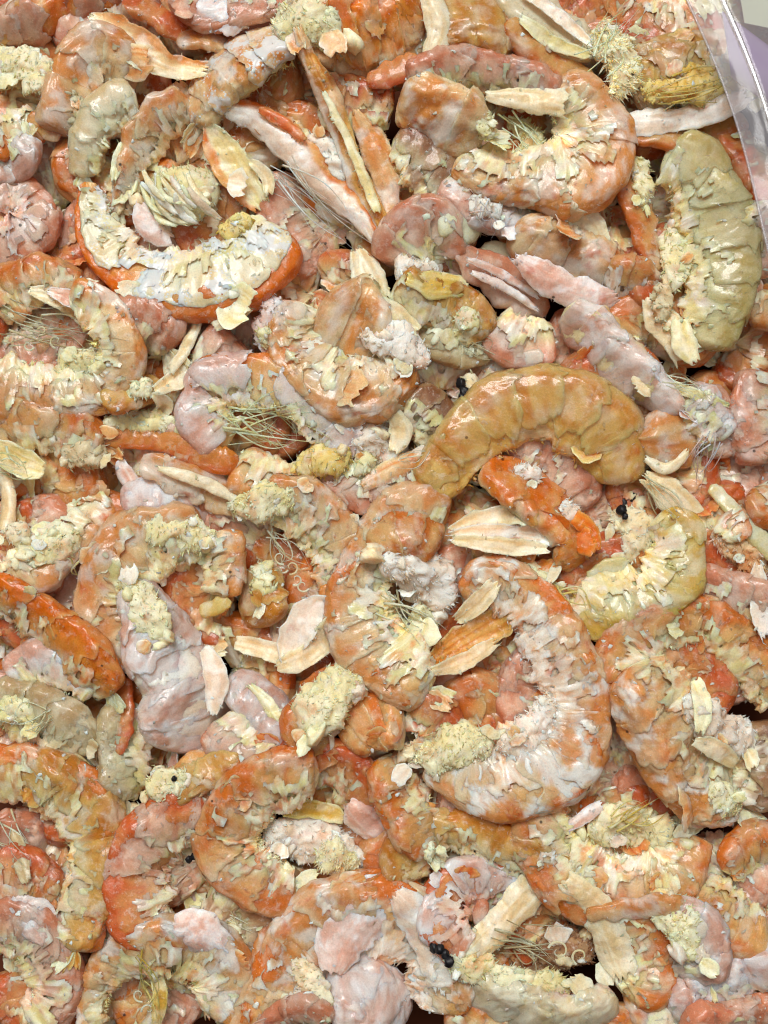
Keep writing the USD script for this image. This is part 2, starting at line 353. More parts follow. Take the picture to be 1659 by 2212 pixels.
# Each builder returns a list of (part name, vertices, faces, colours, material, kind).
def B(s, pal, seg=5, roll=8, flat=.44, side=0, span=2.0, phi=None, vent=1.0, legs=0, sink=.3, mat='shell', bare=(), fpal=None, fuzz=1.0, lump=1.0, slit=0, cap=(.42, .42), add=0, keep=.35, bloom=1.0, flk=1.0, name='flesh', vpal='yg', wrinkle=1.0, film=.45, scraps=.75, tail=1):
    """A body: flesh as a tapering bent tube, overlapping shell segments over its back and flanks, a crumbly underside."""
    def make(rng):
        step = 5.6
        x, y, r, t, L = curve(pts(s), step)
        up = abs(math.sin(math.radians(roll))) > .7
        kx, kz = (r, r * flat)
        z = settle(x, y, kx, kz, sink, keep, add)
        press(x, y, z, kx, kz)
        C = lift(x, y, z)
        k = (CAM - z) / CAM
        r = r * k * 1.02
        rm_ = np.mean(r)
        def kinks(every, amp):
            kn = np.arange(-1, L / (every * rm_) + 3) + rng.uniform(-.35, .35, int(np.ceil(L / (every * rm_) + 4)))[:len(np.arange(-1, L / (every * rm_) + 3))]
            return np.interp(t / (every * rm_), np.sort(kn), rng.uniform(1 - amp, 1 + amp, len(kn)))
        fd, fv, fz = kinks(.85, .19 * lump), kinks(.55, .28 * lump), kinks(.9, .22 * lump)
        turn = turning(C)
        sd = side or (-1 if turn > 0 else 1)
        T, Dn, Ln = frames(C, sd, roll)
        a, b = (r * flat, r) if up else (r, r * flat)
        u = t / L
        e0 = np.clip(u * L / np.maximum(cap[0] * r[0], 1), 0, 1); e1 = np.clip((1 - u) * L / np.maximum(cap[1] * r[-1], 1), 0, 1)
        env = np.sqrt(np.clip(1 - (1 - e0) ** 2, .02, 1)) * np.sqrt(np.clip(1 - (1 - e1) ** 2, .02, 1))
        out = []
        sd0 = rng.randint(0, 40)
        def point(ph, ii, off):
            """Point on the body at angle ph (n,m) for stations ii (n,m), off working units outside the flesh."""
            aa, bb = a[ii] * env[ii] * np.where(np.cos(ph) > 0, fd[ii], fv[ii]) + off, b[ii] * env[ii] * fz[ii] + off
            if slit:
                g = np.exp(-((ph - np.pi / 2) / .33) ** 2) * slit
                aa, bb = aa, bb * (1 - .45 * g)
            c_, s_ = np.cos(ph), np.sin(ph)
            c_, s_ = np.sign(c_) * np.abs(c_) ** .80, np.sign(s_) * np.abs(s_) ** .72
            return C[ii] + (aa * c_)[..., None] * Dn[ii] + (bb * s_)[..., None] * Ln[ii]
        def relief(P, ph, ii, amp):
            q = np.stack([u[ii] * L / 26, ph * 1.1 * np.mean(r) / 26, ii * 0 + sd0], -1)
            w = np.stack([u[ii] * L / 9, ph * np.mean(r) / 34, ii * 0 + sd0 + 3], -1)
            return amp * ((fb(q, 3, sd0) - .5) * .30 * np.mean(r) * lump + crumple(P, np.mean(r), sd0) * lump + (vn(w, sd0) - .5) * 2.6 * wrinkle + (vn(np.stack([u[ii] * L / 45, ph * np.mean(r) / 5.5, ii * 0 + sd0 + 9], -1), sd0) - .5) * 3.0 * wrinkle + (vn(P / 6.5, sd0) - .5) * 1.6)
        # flesh
        n, m = len(x), max(16, int(2 * np.pi * np.mean(r) * .87 / 6.6))
        ph = np.linspace(-np.pi, np.pi, m, endpoint=False)
        PH, II = np.meshgrid(ph, np.arange(n)); 
        P = point(PH, II, 0)
        ven = sst(.1, -.75, np.cos(PH)) * vent
        off = relief(P, PH, II, .8) + ven * (fb(P / 9, 2, sd0 + 2) - .45) * 9
        P = point(PH, II, off * env[II] ** .5)
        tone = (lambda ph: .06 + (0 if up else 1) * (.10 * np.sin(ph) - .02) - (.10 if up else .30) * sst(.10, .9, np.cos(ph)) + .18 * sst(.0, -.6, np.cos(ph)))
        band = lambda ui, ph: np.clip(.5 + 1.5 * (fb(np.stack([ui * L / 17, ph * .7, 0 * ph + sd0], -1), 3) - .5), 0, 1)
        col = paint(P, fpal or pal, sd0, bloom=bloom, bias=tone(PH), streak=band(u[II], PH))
        if vent:
            col = mixc(col, paint(P, vpal, sd0 + 1), np.clip(sst(.35, -.5, np.cos(PH)) * vent * (.2 + 1.3 * fb(P / 22, 2, sd0 + 7)), 0, 1))
        V, F = P.reshape(-1, 3), gridfaces(n, m, True)
        o = n * m; q = np.arange(m)
        F = np.vstack([F, np.stack([q * 0 + o, (q + 1) % m, q], 1), np.stack([q * 0 + o + 1, o - m + q, o - m + (q + 1) % m], 1)])
        K = np.vstack([col.reshape(-1, 3), col[0, 0], col[-1, 0]])
        V = np.vstack([V, C[0], C[-1]])
        flip = (facing(V, F[:2 * n * m - 2 * m], np.vstack([unit(P - C[II]).reshape(-1, 3), T[:1], T[-1:]]))[0] != F[0]).any()
        F = F[:, ::-1] if flip else F
        out.append((name, V, F, K, 'flesh' if seg else mat, None))
        Nn = unit(P - C[II])
        surf, surn = [P.reshape(-1, 3)], [Nn.reshape(-1, 3)]
        # shell segments
        if seg:
            cuts = np.linspace(.02, .97, seg + 1) + np.r_[0, rng.uniform(-.018, .018, seg - 1), 0]
            lo, hi = phi or (-span, span)
            for q in range(seg):
                ju = rng.rand()
                if q in bare or (mat != 'gloss' and rng.rand() < .12):
                    continue
                ua, ub = cuts[q], min(cuts[q + 1] + .24 / seg, .995)
                nu = max(6, int((ub - ua) * L / 5)); nv = max(10, int((hi - lo) * np.mean(r) * .87 / 6))
                tt = np.linspace(0, 1, nu)[:, None]; vv = np.linspace(0, 1, nv)[None]
                rag = (fb(np.stack([vv * 7 + 0 * tt, 0 * tt + 0 * vv + q * 3.1, 0 * tt + 0 * vv + sd0], -1), 3) - .5)
                U = ua + (ub - ua) * tt * (1 + .62 * rag * tt)
                jig = (fb(np.stack([tt * 4 + 0 * vv, 0 * tt + 0 * vv + q * 5.7, 0 * tt + 0 * vv + sd0 + .5], -1), 3) - .5)
                lobe = 1 - .16 * (2 * tt - 1) ** 2 + .6 * jig
                mid, half = (lo + hi) / 2, (hi - lo) / 2
                PHI = mid + half * (2 * vv - 1) * lobe
                ii = U * (n - 1)
                i0 = np.clip(np.floor(ii).astype(int), 0, n - 2); f = np.clip(ii - i0, 0, 1)
                base = 1.2 + 1.2 * ju
                o1 = base + (tt ** 2) * (.8 + (.01 + .035 * ju) * np.mean(r)) + 5 * sst(.75, 1, vv) * ju + .0 * vv
                Pa = point(PHI, i0, o1); Pb = point(PHI, i0 + 1, o1)
                P0 = Pa * (1 - f)[..., None] + Pb * f[..., None]
                P0i = (i0 + 0 * PHI).astype(int)
                d = relief(P0, PHI, P0i, .8) + (fb(P0 / 15, 2, sd0 + q) - .5) * 5 * wrinkle
                lift_ = unit(P0 - C[P0i])
                P1 = P0 + lift_ * (d + .4)[..., None]
                ed = np.maximum(sst(.80, 1, tt + 0 * vv), sst(.86, 1, np.abs(2 * vv - 1) + 0 * tt)) * (.55 + .7 * vn(P1 / 18, q))
                ed = np.maximum(ed, .55 * sst(.55, 1, np.cos(PHI)) * (fb(P1 / 50, 2, sd0 + 4) > .48))
                if mat == 'gloss' and pal in ('go', 'ol'):
                    ed = np.maximum(ed, .75 * sst(.62, .95, np.cos(PHI)))
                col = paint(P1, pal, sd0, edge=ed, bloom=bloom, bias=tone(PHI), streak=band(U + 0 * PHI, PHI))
                col = mixc(col, paint(P1, vpal, sd0 + 1), np.clip(sst(.25, -.5, np.cos(PHI)) * (vent > 0) * sst(.42, .6, fb(P1 / 26, 3, sd0 + 6)), 0, 1))
                V, F, K = skirt(P1, col, 4.0, C[P0i])
                out.append(('shell_segment', V, F, K, mat, None))
                surf.append(P1[1:-1, 1:-1].reshape(-1, 3)); surn.append(lift_[1:-1, 1:-1].reshape(-1, 3))
                ee = np.concatenate([P1[-1], P1[:, 0], P1[:, -1]]); en = np.concatenate([lift_[-1], lift_[:, 0], lift_[:, -1]])
                if fuzz:
                    surf.append(np.repeat(ee, 3, 0)); surn.append(np.repeat(en, 3, 0))
        # torn skins still sticking to the body, lifting at their ragged edges
        for q, (cover, mp) in enumerate(((film, 'wh' if pal in ('wl', 'wh', 'pk') else 'cr'), (film * .8, vpal if vent else 'wh'))):
            if cover <= 0:
                continue
            nn, mm = max(8, int(L / 4.2)), max(16, int(2 * np.pi * np.mean(r) * .87 / 4.6))
            ii = np.linspace(.03, .97, nn) * (n - 1); i0 = np.floor(ii).astype(int); f = (ii - i0)[:, None, None]
            PH2, I2 = np.meshgrid(np.linspace(-2.6, 2.6, mm), i0)
            P0 = point(PH2, I2, 2.2) * (1 - f) + point(PH2, np.minimum(I2 + 1, n - 1), 2.2) * f
            g = fb(P0 / (34 + 10 * q), 4, sd0 + 31 + 7 * q) + (.16 * (-np.cos(PH2) - .2) if q else .05 * np.sin(PH2))
            th = .76 - .075 * cover
            ax = unit(P0 - C[I2])
            d = relief(P0, PH2, I2, .8) + 1.2 + (1.5 if seg else 0) + .025 * np.mean(r) * bool(seg) + 2.2 * sst(.05, .0, g - th)
            P1 = P0 + ax * d[..., None] + ax * ((vn(P0 / 9, sd0 + q) - .5) * 3)[..., None]
            kf = gridfaces(nn, mm)
            gg = g.reshape(-1)
            kf = kf[(gg[kf] > th).all(1)]
            if len(kf) < 12:
                continue
            K1 = paint(P1, mp, sd0 + 2, bloom=1.0)
            K1 = mixc(K1, paint(P1, pal, sd0), .85 * sst(.10, .0, g - th)).reshape(-1, 3)
            use, inv = np.unique(kf, return_inverse=True)
            Vm = P1.reshape(-1, 3)[use]
            out.append(('torn_skin', Vm, facing(Vm, inv.reshape(-1, 3), ax.reshape(-1, 3)[use]), K1[use], 'film' if q == 0 else 'crust', None))
            bd = use[gg[use] < th + .03]
            if fuzz and len(bd):
                surf.append(np.repeat(P1.reshape(-1, 3)[bd], 2, 0)); surn.append(np.repeat(ax.reshape(-1, 3)[bd], 2, 0))
        # the torn pale belly flesh showing along the inner side
        if vent > .25 and seg and not up:
            nn, mm = max(8, int(L / 4.2)), max(14, int(3.2 * np.mean(r) * .87 / 4.2))
            ii = np.linspace(.02, .98, nn) * (n - 1); i0 = np.floor(ii).astype(int); f = (ii - i0)[:, None, None]
            PH2, I2 = np.meshgrid(np.linspace(.25, 3.7, mm), i0)
            P0 = point(PH2, I2, 2.0) * (1 - f) + point(PH2, np.minimum(I2 + 1, n - 1), 2.0) * f
            ax = unit(P0 - C[I2])
            bl = cells(P0 / (.42 * np.mean(r)), sd0 + 60, True)
            g = PH2 - (2.05 - .62 * min(vent, 1.3)) + 1.15 * (bl - .5) + 1.5 * (fb(P0 / 30, 4, sd0 + 50) - .5)
            inn = sst(-.1, -.9, np.cos(PH2))
            rid = fb(np.stack([u[I2] * L / 7, PH2 * 1.2, 0 * PH2 + sd0], -1), 3)
            d = relief(P0, PH2, I2, .8) + 1.6 + (1.2 + .02 * np.mean(r)) + sst(0, .3, g) * (3 + 9 * (fb(P0 / 15, 3, sd0 + 51) - .4) + 7 * (rid - .5)) + inn * (.30 * np.mean(r) * (bl - .45) + 10 * (rid - .5))
            P1 = P0 + ax * d[..., None] + unit(T[I2] + 0 * ax) * (inn * 12 * (vn(P0 / 11, sd0 + 8) - .5))[..., None]
            kf = gridfaces(nn, mm)
            gg = g.reshape(-1)
            kf = kf[(gg[kf] > 0).all(1)]
            if len(kf) > 20:
                K1 = paint(P1, vpal, sd0 + 2, edge=sst(.2, 0, g), streak=rid)
                K1 = mixc(K1, paint(P1, 'wh', sd0 + 3), .8 * sst(.50, .64, fb(P0 / 28, 3, sd0 + 52)))
                K1 = mixc(K1, paint(P1, pal, sd0), np.maximum(.75 * sst(.53, .68, fb(P0 / 21, 3, sd0 + 54)), .9 * sst(.45, .0, g + .5 * (vn(P0 / 9, 5) - .5))))
                use, inv = np.unique(kf, return_inverse=True)
                out.append(('belly_flesh', P1.reshape(-1, 3)[use], facing(P1.reshape(-1, 3)[use], inv.reshape(-1, 3), ax.reshape(-1, 3)[use]), K1.reshape(-1, 3)[use], 'powder' if mat == 'powder' else 'belly', None))
                bd = use[gg[use] < .12]
                surf.append(P1.reshape(-1, 3)[use][::2]); surn.append(ax.reshape(-1, 3)[use][::2])
        A, N2 = np.concatenate(surf), np.concatenate(surn)
        upw = (N2[:, 2] > -.2)
        A, N2 = A[upw], N2[upw]
        area = L * np.mean(r) * 2
        loose = [fibres(A, N2, rng, int(fuzz * area / 700), 9, 'wh', .8), flakes(A, N2, rng, int(fuzz * flk * area / 5000), 6, 'wh')]
        if vent and fuzz:
            iv = np.arange(int(.06 * n), int(.94 * n))
            wob = (C[iv] - Dn[iv] * (a[iv] * rng.uniform(.75, 1.0, len(iv)))[:, None] + Ln[iv] * (b[iv] * rng.uniform(-.1, .75, len(iv)))[:, None])
            cl = .7 * unit(T[iv] * np.sin(iv / 2.3 + sd0)[:, None] + Ln[iv] * .3)
            q = rng.permutation(len(iv))
            nf = int(vent * L / 2.6)
            pick = rng.randint(0, len(iv), nf)
            loose += [fibres(wob[pick], -Dn[iv][pick] + .5 * Ln[iv][pick] + cl[pick], rng, nf, min(.38 * np.mean(r), 24), vpal, 1.5), fibres(wob[pick], -Dn[iv][pick] + .5 * Ln[iv][pick], rng, nf // 3, min(.30 * np.mean(r), 18), vpal, 4.0)]
        loose = [q for q in loose if q]
        if loose:
            out.append(('loose_flakes',) + join(loose) + ('crust', 'stuff'))
        # scraps of shell still hanging on, and a tail fan at the narrow end
        if seg >= 3 and name == 'flesh':
            for q in range(int(rng.randint(0, 3) * scraps + L / 360 * scraps)):
                i = rng.randint(int(.08 * n), int(.92 * n))
                an = rng.choice([rng.uniform(.2, 1.3), rng.uniform(1.6, 2.6)])
                pb = C[i] + Dn[i] * a[i] * math.cos(an) * .9 + Ln[i] * b[i] * abs(math.sin(an)) * .95
                dr = T[i] * rng.uniform(-1, 1) + Dn[i] * math.cos(an) * rng.uniform(.2, 1.2) + Ln[i] * rng.uniform(-.1, .28)
                out.append(('loose_shell',) + petal(pb, dr, Ln[i] + .3 * Dn[i], r[i] * rng.uniform(.45, 1.0), r[i] * rng.uniform(.2, .48), rng.choice([pal, pal, fpal or pal, vpal]), rng, .12) + ('blade', None))
            if tail and r[-1] < .8 * rm_:
                for q in (-.55, 0, .5):
                    out.append(('tail_blade',) + petal(C[-2] + Ln[-2] * b[-2] * .3, T[-2] + Dn[-2] * q * rng.uniform(.7, 1.3), Ln[-2], rm_ * rng.uniform(.7, 1.0), rm_ * .22, rng.choice(['cr', 'yg', pal]), rng) + ('blade', None))
        for q in range(legs):
            i = int((.12 + .74 * (q + rng.uniform(.2, .8)) / legs) * (n - 1))
            ln = r[i] * rng.uniform(.55, .95)
            g = np.linspace(0, 1, 9)[:, None]
            dr = unit(-Dn[i] + T[i] * rng.uniform(-.5, .5) + Ln[i] * rng.uniform(.1, .6))
            cc = C[i] - Dn[i] * a[i] * .7 + Ln[i] * b[i] * rng.uniform(.1, .5) + dr * g * ln + T[i] * (g ** 2) * ln * rng.uniform(-.7, .7)
            V, F, K = tubemesh(cc, np.linspace(4.5, 1.0, 9) * rng.uniform(.7, 1.3), 'yg', q)
            out.append(('swimming_leg', V, F, K, 'blade', None))
        return out
    return make

def lumpy(C, r, pal, seed, rng, m=None, rough=1.0):
    n = len(C)
    T = unit(np.gradient(C, axis=0))
    X = unit(np.cross(T, np.array([.05, .03, 1.0]))); Y = np.cross(X, T)
    m = m or max(14, int(2 * np.pi * np.mean(r) / 4.5))
    a = np.linspace(0, 2 * np.pi, m, endpoint=False)
    uu = np.linspace(-1, 1, n)
    env = np.sqrt(np.clip(1 - np.abs(uu) ** 4, .01, 1))
    d = (np.cos(a)[None, :, None] * X[:, None] + np.sin(a)[None, :, None] * Y[:, None])
    P = C[:, None] + (r * env)[:, None, None] * d
    rm = np.mean(r)
    rid = 1 - np.abs(2 * fb(P / 22, 3, seed) - 1)
    off = rough * (min(1.5 * rm, 60) * (fb(P / max(rm * .9, 18), 3, seed + 4) - .5) + 9 * (rid - .75) + 8 * (fb(P / 7, 2, seed + 2) - .5) + 1.2 * crumple(P, rm, seed) + 11 * (fb(np.stack([uu[:, None] * n * 4.5 / 8 + 0 * a[None], 1.5 * np.cos(a)[None] + 0 * uu[:, None], 0 * uu[:, None] + 1.5 * np.sin(a)[None] + seed], -1), 2) - .5))
    P = P + d * (off * env[:, None])[..., None]
    V = np.vstack([P.reshape(-1, 3), C[0], C[-1]]); o = n * m; q = np.arange(m)
    F = np.vstack([gridfaces(n, m, True)[:, ::-1], np.stack([q * 0 + o, q, (q + 1) % m], 1), np.stack([q * 0 + o + 1, o - m + (q + 1) % m, o - m + q], 1)])
    K = paint(P, pal, seed, edge=sst(.5, .95, rid) * .5)
    K = mixc(K, paint(P, 'pe', seed + 5), .5 * sst(.60, .70, fb(P / 34, 3, seed + 12))).reshape(-1, 3)
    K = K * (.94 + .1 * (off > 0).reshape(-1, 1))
    side = gridfaces(n, m, True)
    if (facing(P.reshape(-1, 3), side, d.reshape(-1, 3))[0] == side[0]).all():
        F = F[:, ::-1]
    return V, F, np.vstack([K, K[0], K[-1]])

def C(s, pal='yg', flat=.6, sink=.45, rough=1.0, fuzz=1.0, flk=1.0, name='crust', add=0, mat='crust', flen=15):
    """A crumbling lump: broken head, roe-like crust."""
    def make(rng):
        p = pts(s)
        if len(p) == 1:
            X, Y, R = p[0]; p = np.array([[X - R * .5, Y, R * .9], [X + R * .5, Y + 2, R * .9]])
        x, y, r, t, L = curve(p, 4.5)
        e = unit(np.array([[x[-1] - x[0], y[-1] - y[0]]]))[0]
        z = settle(x, y, r, r * flat, sink, .3, add)
        press(x, y, z, r, r * flat)
        # rounded ends
        k = max(2, int(.55 * np.mean(r) / 4.5))
        Cc = lift(x, y, z)
        d0, d1 = unit(Cc[0] - Cc[1]), unit(Cc[-1] - Cc[-2])
        Cc = np.vstack([Cc[0] + d0 * 4.5 * np.arange(k, 0, -1)[:, None], Cc, Cc[-1] + d1 * 4.5 * np.arange(1, k + 1)[:, None]])
        r = np.r_[np.full(k, r[0]), r, np.full(k, r[-1])]
        sd = rng.randint(0, 40)
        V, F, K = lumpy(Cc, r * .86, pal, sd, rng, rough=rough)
        m = (len(V) - 2) // len(Cc)
        ax = np.vstack([np.repeat(Cc, m, 0), Cc[0], Cc[-1]])
        V[:, 2] = ax[:, 2] + (V[:, 2] - ax[:, 2]) * flat
        N = unit(V - ax)
        up = N[:, 2] > -.3
        lean = unit(rng.normal(0, 1, 3) * np.array([1, 1, .3])) * 1.1
        area = (L + 2 * np.mean(r)) * np.mean(r) * 2
        out = [(name, V, F, K, mat, None)]
        rm = np.mean(r)
        if rm > 16:
            bits = []
            for q in range(int(2 + L / 48)):
                i = rng.randint(len(Cc)); an = rng.uniform(0, 6.28)
                c0 = Cc[i] + np.array([math.cos(an), math.sin(an), 0]) * rm * rng.uniform(.3, .8) + [0, 0, rm * flat * rng.uniform(-.3, .45)]
                dr = rng.normal(0, 1, 3) * [1, 1, .2]; R0 = rm * rng.uniform(.22, .5)
                cc = c0 + unit(dr) * np.linspace(-R0, R0, max(5, int(R0 / 2.2)))[:, None]
                bits.append(lumpy(cc, np.full(len(cc), R0), rng.choice([pal, pal, 'cr', 'wh']), sd + q, rng, rough=1.5))
            out.append(('crumbs',) + join(bits) + (mat, None))
            for q in range(int(1 + L / 80)):
                i = rng.randint(len(Cc)); an = rng.uniform(0, 6.28)
                dr = np.array([math.cos(an), math.sin(an), rng.uniform(-.1, .25)])
                out.append(('loose_shell',) + petal(Cc[i] + dr * rm * .45 + [0, 0, rm * flat * .7], dr, np.array([0, 0, 1.0]), rm * rng.uniform(.5, 1.1), rm * rng.uniform(.2, .45), rng.choice([pal, 'cr', 'pe', 'wh']), rng, .15) + ('blade', None))
        loose = [q for q in (fibres(V[up], N[up], rng, int(fuzz * area / 110), flen, pal, 1.3, along=lean), fibres(V[up], N[up], rng, int(fuzz * area / 420), flen, pal, 3.2, along=lean), flakes(V[up], N[up], rng, int(fuzz * flk * area / 1500), 6, pal)) if q]
        if loose:
            out.append(('loose_flakes',) + join(loose) + ('crust', 'stuff'))
        return out
    return make

def L(s, pal='cr', cup=.25, thick=2.4, rag=.12, ridge=1.0, sink=.1, add=6, mat='blade', name='tail_blade', rim=None, fuzz=1.0, keep=.5, arch=0.0):
    """A flat blade or peeled plate: cup > 0 hollow towards the camera, < 0 domed."""
    def make(rng):
        x, y, w, t, Ln = curve(pts(s), 4.5)
        hb = np.full(len(x), 5.0) + np.abs(cup) * w * .4
        z = settle(x, y, w, hb, sink, keep, add) + arch * np.sin(np.linspace(0, np.pi, len(x)))
        press(x, y, z + (0 if cup > 0 else -cup * w * .3), w, hb * .6 + 3)
        n, m = len(x), max(9, int(2 * np.max(w) / 4.0))
        Cc = lift(x, y, z)
        T = unit(np.gradient(Cc, axis=0))
        N = unit(np.stack([-T[:, 1], T[:, 0], 0 * T[:, 0]], 1))
        tilt = rng.uniform(-.22, .22)
        N = unit(N + np.array([0, 0, tilt])); U = unit(np.cross(T, N)); U = U * np.sign(U[:, 2:3])
        v = np.linspace(-1, 1, m)[None]; tt = np.linspace(0, 1, n)[:, None]
        sd = rng.randint(0, 40)
        e = (fb(np.stack([tt * Ln / 28 + 0 * v, np.sign(v) * 3 + 0 * tt, 0 * tt + 0 * v + sd], -1), 3) - .5)
        W = w[:, None] * (1 + .5 * e * np.abs(v))
        st = vn(np.stack([v * np.max(w) / 5 + 0 * tt, tt * Ln / 90 + 0 * v, 0 * v + 0 * tt + sd], -1))
        st = .5 + (st - .5) * min(1.0, .25 + .75 * ridge)
        rg = (fb(np.stack([v * 5 + 0 * tt, 0 * v + 0 * tt, 0 * v + 0 * tt + sd * 1.3], -1), 3) - .5)
        P = Cc[:, None] + (v * W)[..., None] * N[:, None] + (cup * W * (v ** 2 - .3) + ridge * 3.4 * (st - .5))[..., None] * U[:, None]
        P = P + T[:, None] * (rag * 2 * rg * Ln * np.where(tt > .5, (2 * tt - 1) ** 3, -.5 * (1 - 2 * tt) ** 3))[..., None]
        P = P + U[:, None] * ((fb(P / 24, 2, sd) - .5) * 11 + (vn(P / 7, sd) - .5) * 2)[..., None]
        P = P + N[:, None] * ((fb(P / 16, 2, sd + 3) - .5) * 4)[..., None]
        col = paint(P, pal, sd, edge=sst(.75, 1, np.abs(v)) * np.ones_like(tt), streak=st)
        if rim:
            col = mixc(col, paint(P, rim[0], sd), sst(.35, .7, v * rim[1] + .6 * (vn(P / 20, 2) - .5)) * np.ones_like(tt))
        V, F, K = sheet(P, col, thick)
        out = [(name, V, F, K, mat, None)]
        ed = np.concatenate([P[-1], P[0], P[:, 0], P[:, -1]])
        en = np.concatenate([np.repeat(T[-1:], m, 0), -np.repeat(T[:1], m, 0), -N, N])
        g = [q for q in (fibres(ed, en, rng, int(fuzz * Ln / 7), 11, pal, 1.0), flakes(P.reshape(-1, 3), np.repeat(U, m, 0), rng, int(fuzz * Ln / 45), 6, pal)) if q]
        if g:
            out.append(('loose_flakes',) + join(g) + ('crust', 'stuff'))
        return out
    return make

def H(s, n=14, spread=12, pal='cr', thick=1.3, fan=10, add=8, name='bristle', bend=14):
    """Single bristles or feelers lying side by side along a line."""
    def make(rng):
        p = pts(s)[:, :2]
        out = []
        for q in range(n):
            a, b = p[0] + rng.normal(0, spread * .5, 2), p[-1] + rng.normal(0, fan, 2)
            mid = (a + b) / 2 + rng.normal(0, bend, 2) if len(p) == 2 else p[1] + rng.normal(0, spread, 2)
            b = a + (b - a) * rng.uniform(.65, 1.05)
            x, y, r, t, Ln = curve(np.array([[*a, 1], [*mid, 1], [*b, 1]]), 7)
            w = np.linspace(1, .2, len(x)) * min(thick, 2.6) * rng.uniform(.4, 1.3)
            z = settle(x, y, w + 4, w, .1, .6, add + rng.uniform(-4, 8))
            V, F, K = tubemesh(lift(x, y, z), w, pal, q)
            out.append((name, V, F, K, 'blade', None))
        return out
    return make

def K(items, pal='wh', thick=2.6, turns=.95, name='curled_leg', add=14):
    """Rolled-up swimming legs: 'x,y,radius,start angle' each."""
    def make(rng):
        out = []
        for X, Y, R, A in pts(items):
            g = np.linspace(0, 1, 34)
            rr = R * rng.uniform(.7, 1) * (1 - .8 * g ** .8) * (1 + .15 * np.sin(7 * g + A))
            an = math.radians(A) + g * turns * 2 * np.pi * (1 if rng.rand() > .4 else -1)
            x, y = X + rr * np.cos(an), Y + rr * np.sin(an)
            z0 = settle(np.array([X]), np.array([Y]), np.array([R]), np.array([thick]), .1, 1, add)[0]
            w = thick * (1 - .75 * g)
            V, F, Kc = tubemesh(lift(x, y, z0 + 10 * g), w, pal, int(R), 7)
            out.append((name, V, F, Kc, 'blade', None))
        return out
    return make

def E(items, add=0):
    """Shrivelled black eyes: 'x,y,radius' each."""
    def make(rng):
        out = []
        for X, Y, R in pts(items):
            z = settle(np.array([X]), np.array([Y]), np.array([R]), np.array([R]), .15, 1, add)[0]
            press([X], [Y], [z], [R], [R])
            x = np.linspace(-1, 1, 12); a = np.linspace(0, 2 * np.pi, 16, endpoint=False)
            rr = np.sqrt(np.clip(1 - x ** 2, .001, 1))
            P = np.stack([np.repeat(x[:, None], 16, 1), rr[:, None] * np.cos(a), rr[:, None] * np.sin(a)], -1) * R * np.array([1, 1.15, .95])
            P = P * (1 + .8 * (fb(P / R * 1.3 + X, 3) - .5))[..., None] + lift(np.array([X]), np.array([Y]), np.array([z]))[0]
            Vv = P.reshape(-1, 3)
            out.append(('eye', Vv, facing(Vv, gridfaces(12, 16, True), Vv - Vv.mean(0)), np.full_like(Vv, .01), 'black', None))
        return out
    return make

# ---------------------------------------------------------------- things
used = {}
def numbered(parent, base):
    k = used.get((parent, base), 0); used[(parent, base)] = k + 1
    return f'{parent}/{base}' + (f'_{k:03d}' if k else '')

def put(path, V, F, Kc, mat, smooth=True):
    m = usdkit.mesh(stage, path, (V * S, F), MAT[mat], smooth=smooth)
    UsdGeom.PrimvarsAPI(m).CreatePrimvar('tint', Sdf.ValueTypeNames.Color3fArray, 'vertex').Set(Vt.Vec3fArray.FromNumpy(np.clip(Kc, 0, 1).astype(np.float32)))
    return m

GROUPS = {'dried_shrimp': ('shrimp', 'dried shrimp heaped in the bag'), 'shrimp_piece': ('shrimp piece', 'broken shrimp pieces in the heap'), 'tail_fan': ('tail fan', 'loose tail fans in the heap'),
          'shell_flake': ('shell flake', 'loose shell flakes in the heap'), 'crumbled_shrimp': ('shrimp head', 'broken shrimp heads in the heap'), 'shrimp_feeler': ('feeler', 'loose stalks and feelers in the heap')}
LIST = []
def T(level, name, label, *comps):
    LIST.append((level, len(LIST), name, label, comps))

ntri = 0
def build(name, label, comps, seed):
    global ntri
    rng = np.random.RandomState(seed)
    parts = []
    for c in comps:
        parts += c(rng)
    allv = np.concatenate([p[1] for p in parts])
    base = np.array([*(allv[:, :2].mean(0)), allv[:, 2].min()])
    path = numbered('/World', name)
    x = UsdGeom.Xform.Define(stage, path)
    x.AddTranslateOp().Set(Gf.Vec3d(*(base * S)))
    p = x.GetPrim()
    cat, grp = GROUPS[name]
    p.SetCustomDataByKey('label', label); p.SetCustomDataByKey('category', cat); p.SetCustomDataByKey('group', grp)
    stuff = [q for q in parts if q[5] == 'stuff']
    if len(stuff) > 1:
        parts = [q for q in parts if q[5] != 'stuff'] + [('loose_flakes',) + join([q[1:4] for q in stuff]) + ('crust', 'stuff')]
    for nm, V, F, Kc, mat, kind in parts:
        ntri += len(F)
        m = put(numbered(path, nm), V - base, F, Kc, mat)
        if kind:
            m.GetPrim().SetCustomDataByKey('kind', kind)
    return p
LEGS = [(318 + r.uniform(-12, 92), 388 + r.uniform(-26, 44), r.uniform(-14, 14), r.uniform(-16, 16)) for r in [np.random.RandomState(5)] for q in range(15)]
# ---------------------------------------------------------------- the pieces, lowest layer first; numbers are x,y,half-width along each piece
SH, PC, TF, FL, HD, FE = 'dried_shrimp', 'shrimp_piece', 'tail_fan', 'shell_flake', 'crumbled_shrimp', 'shrimp_feeler'
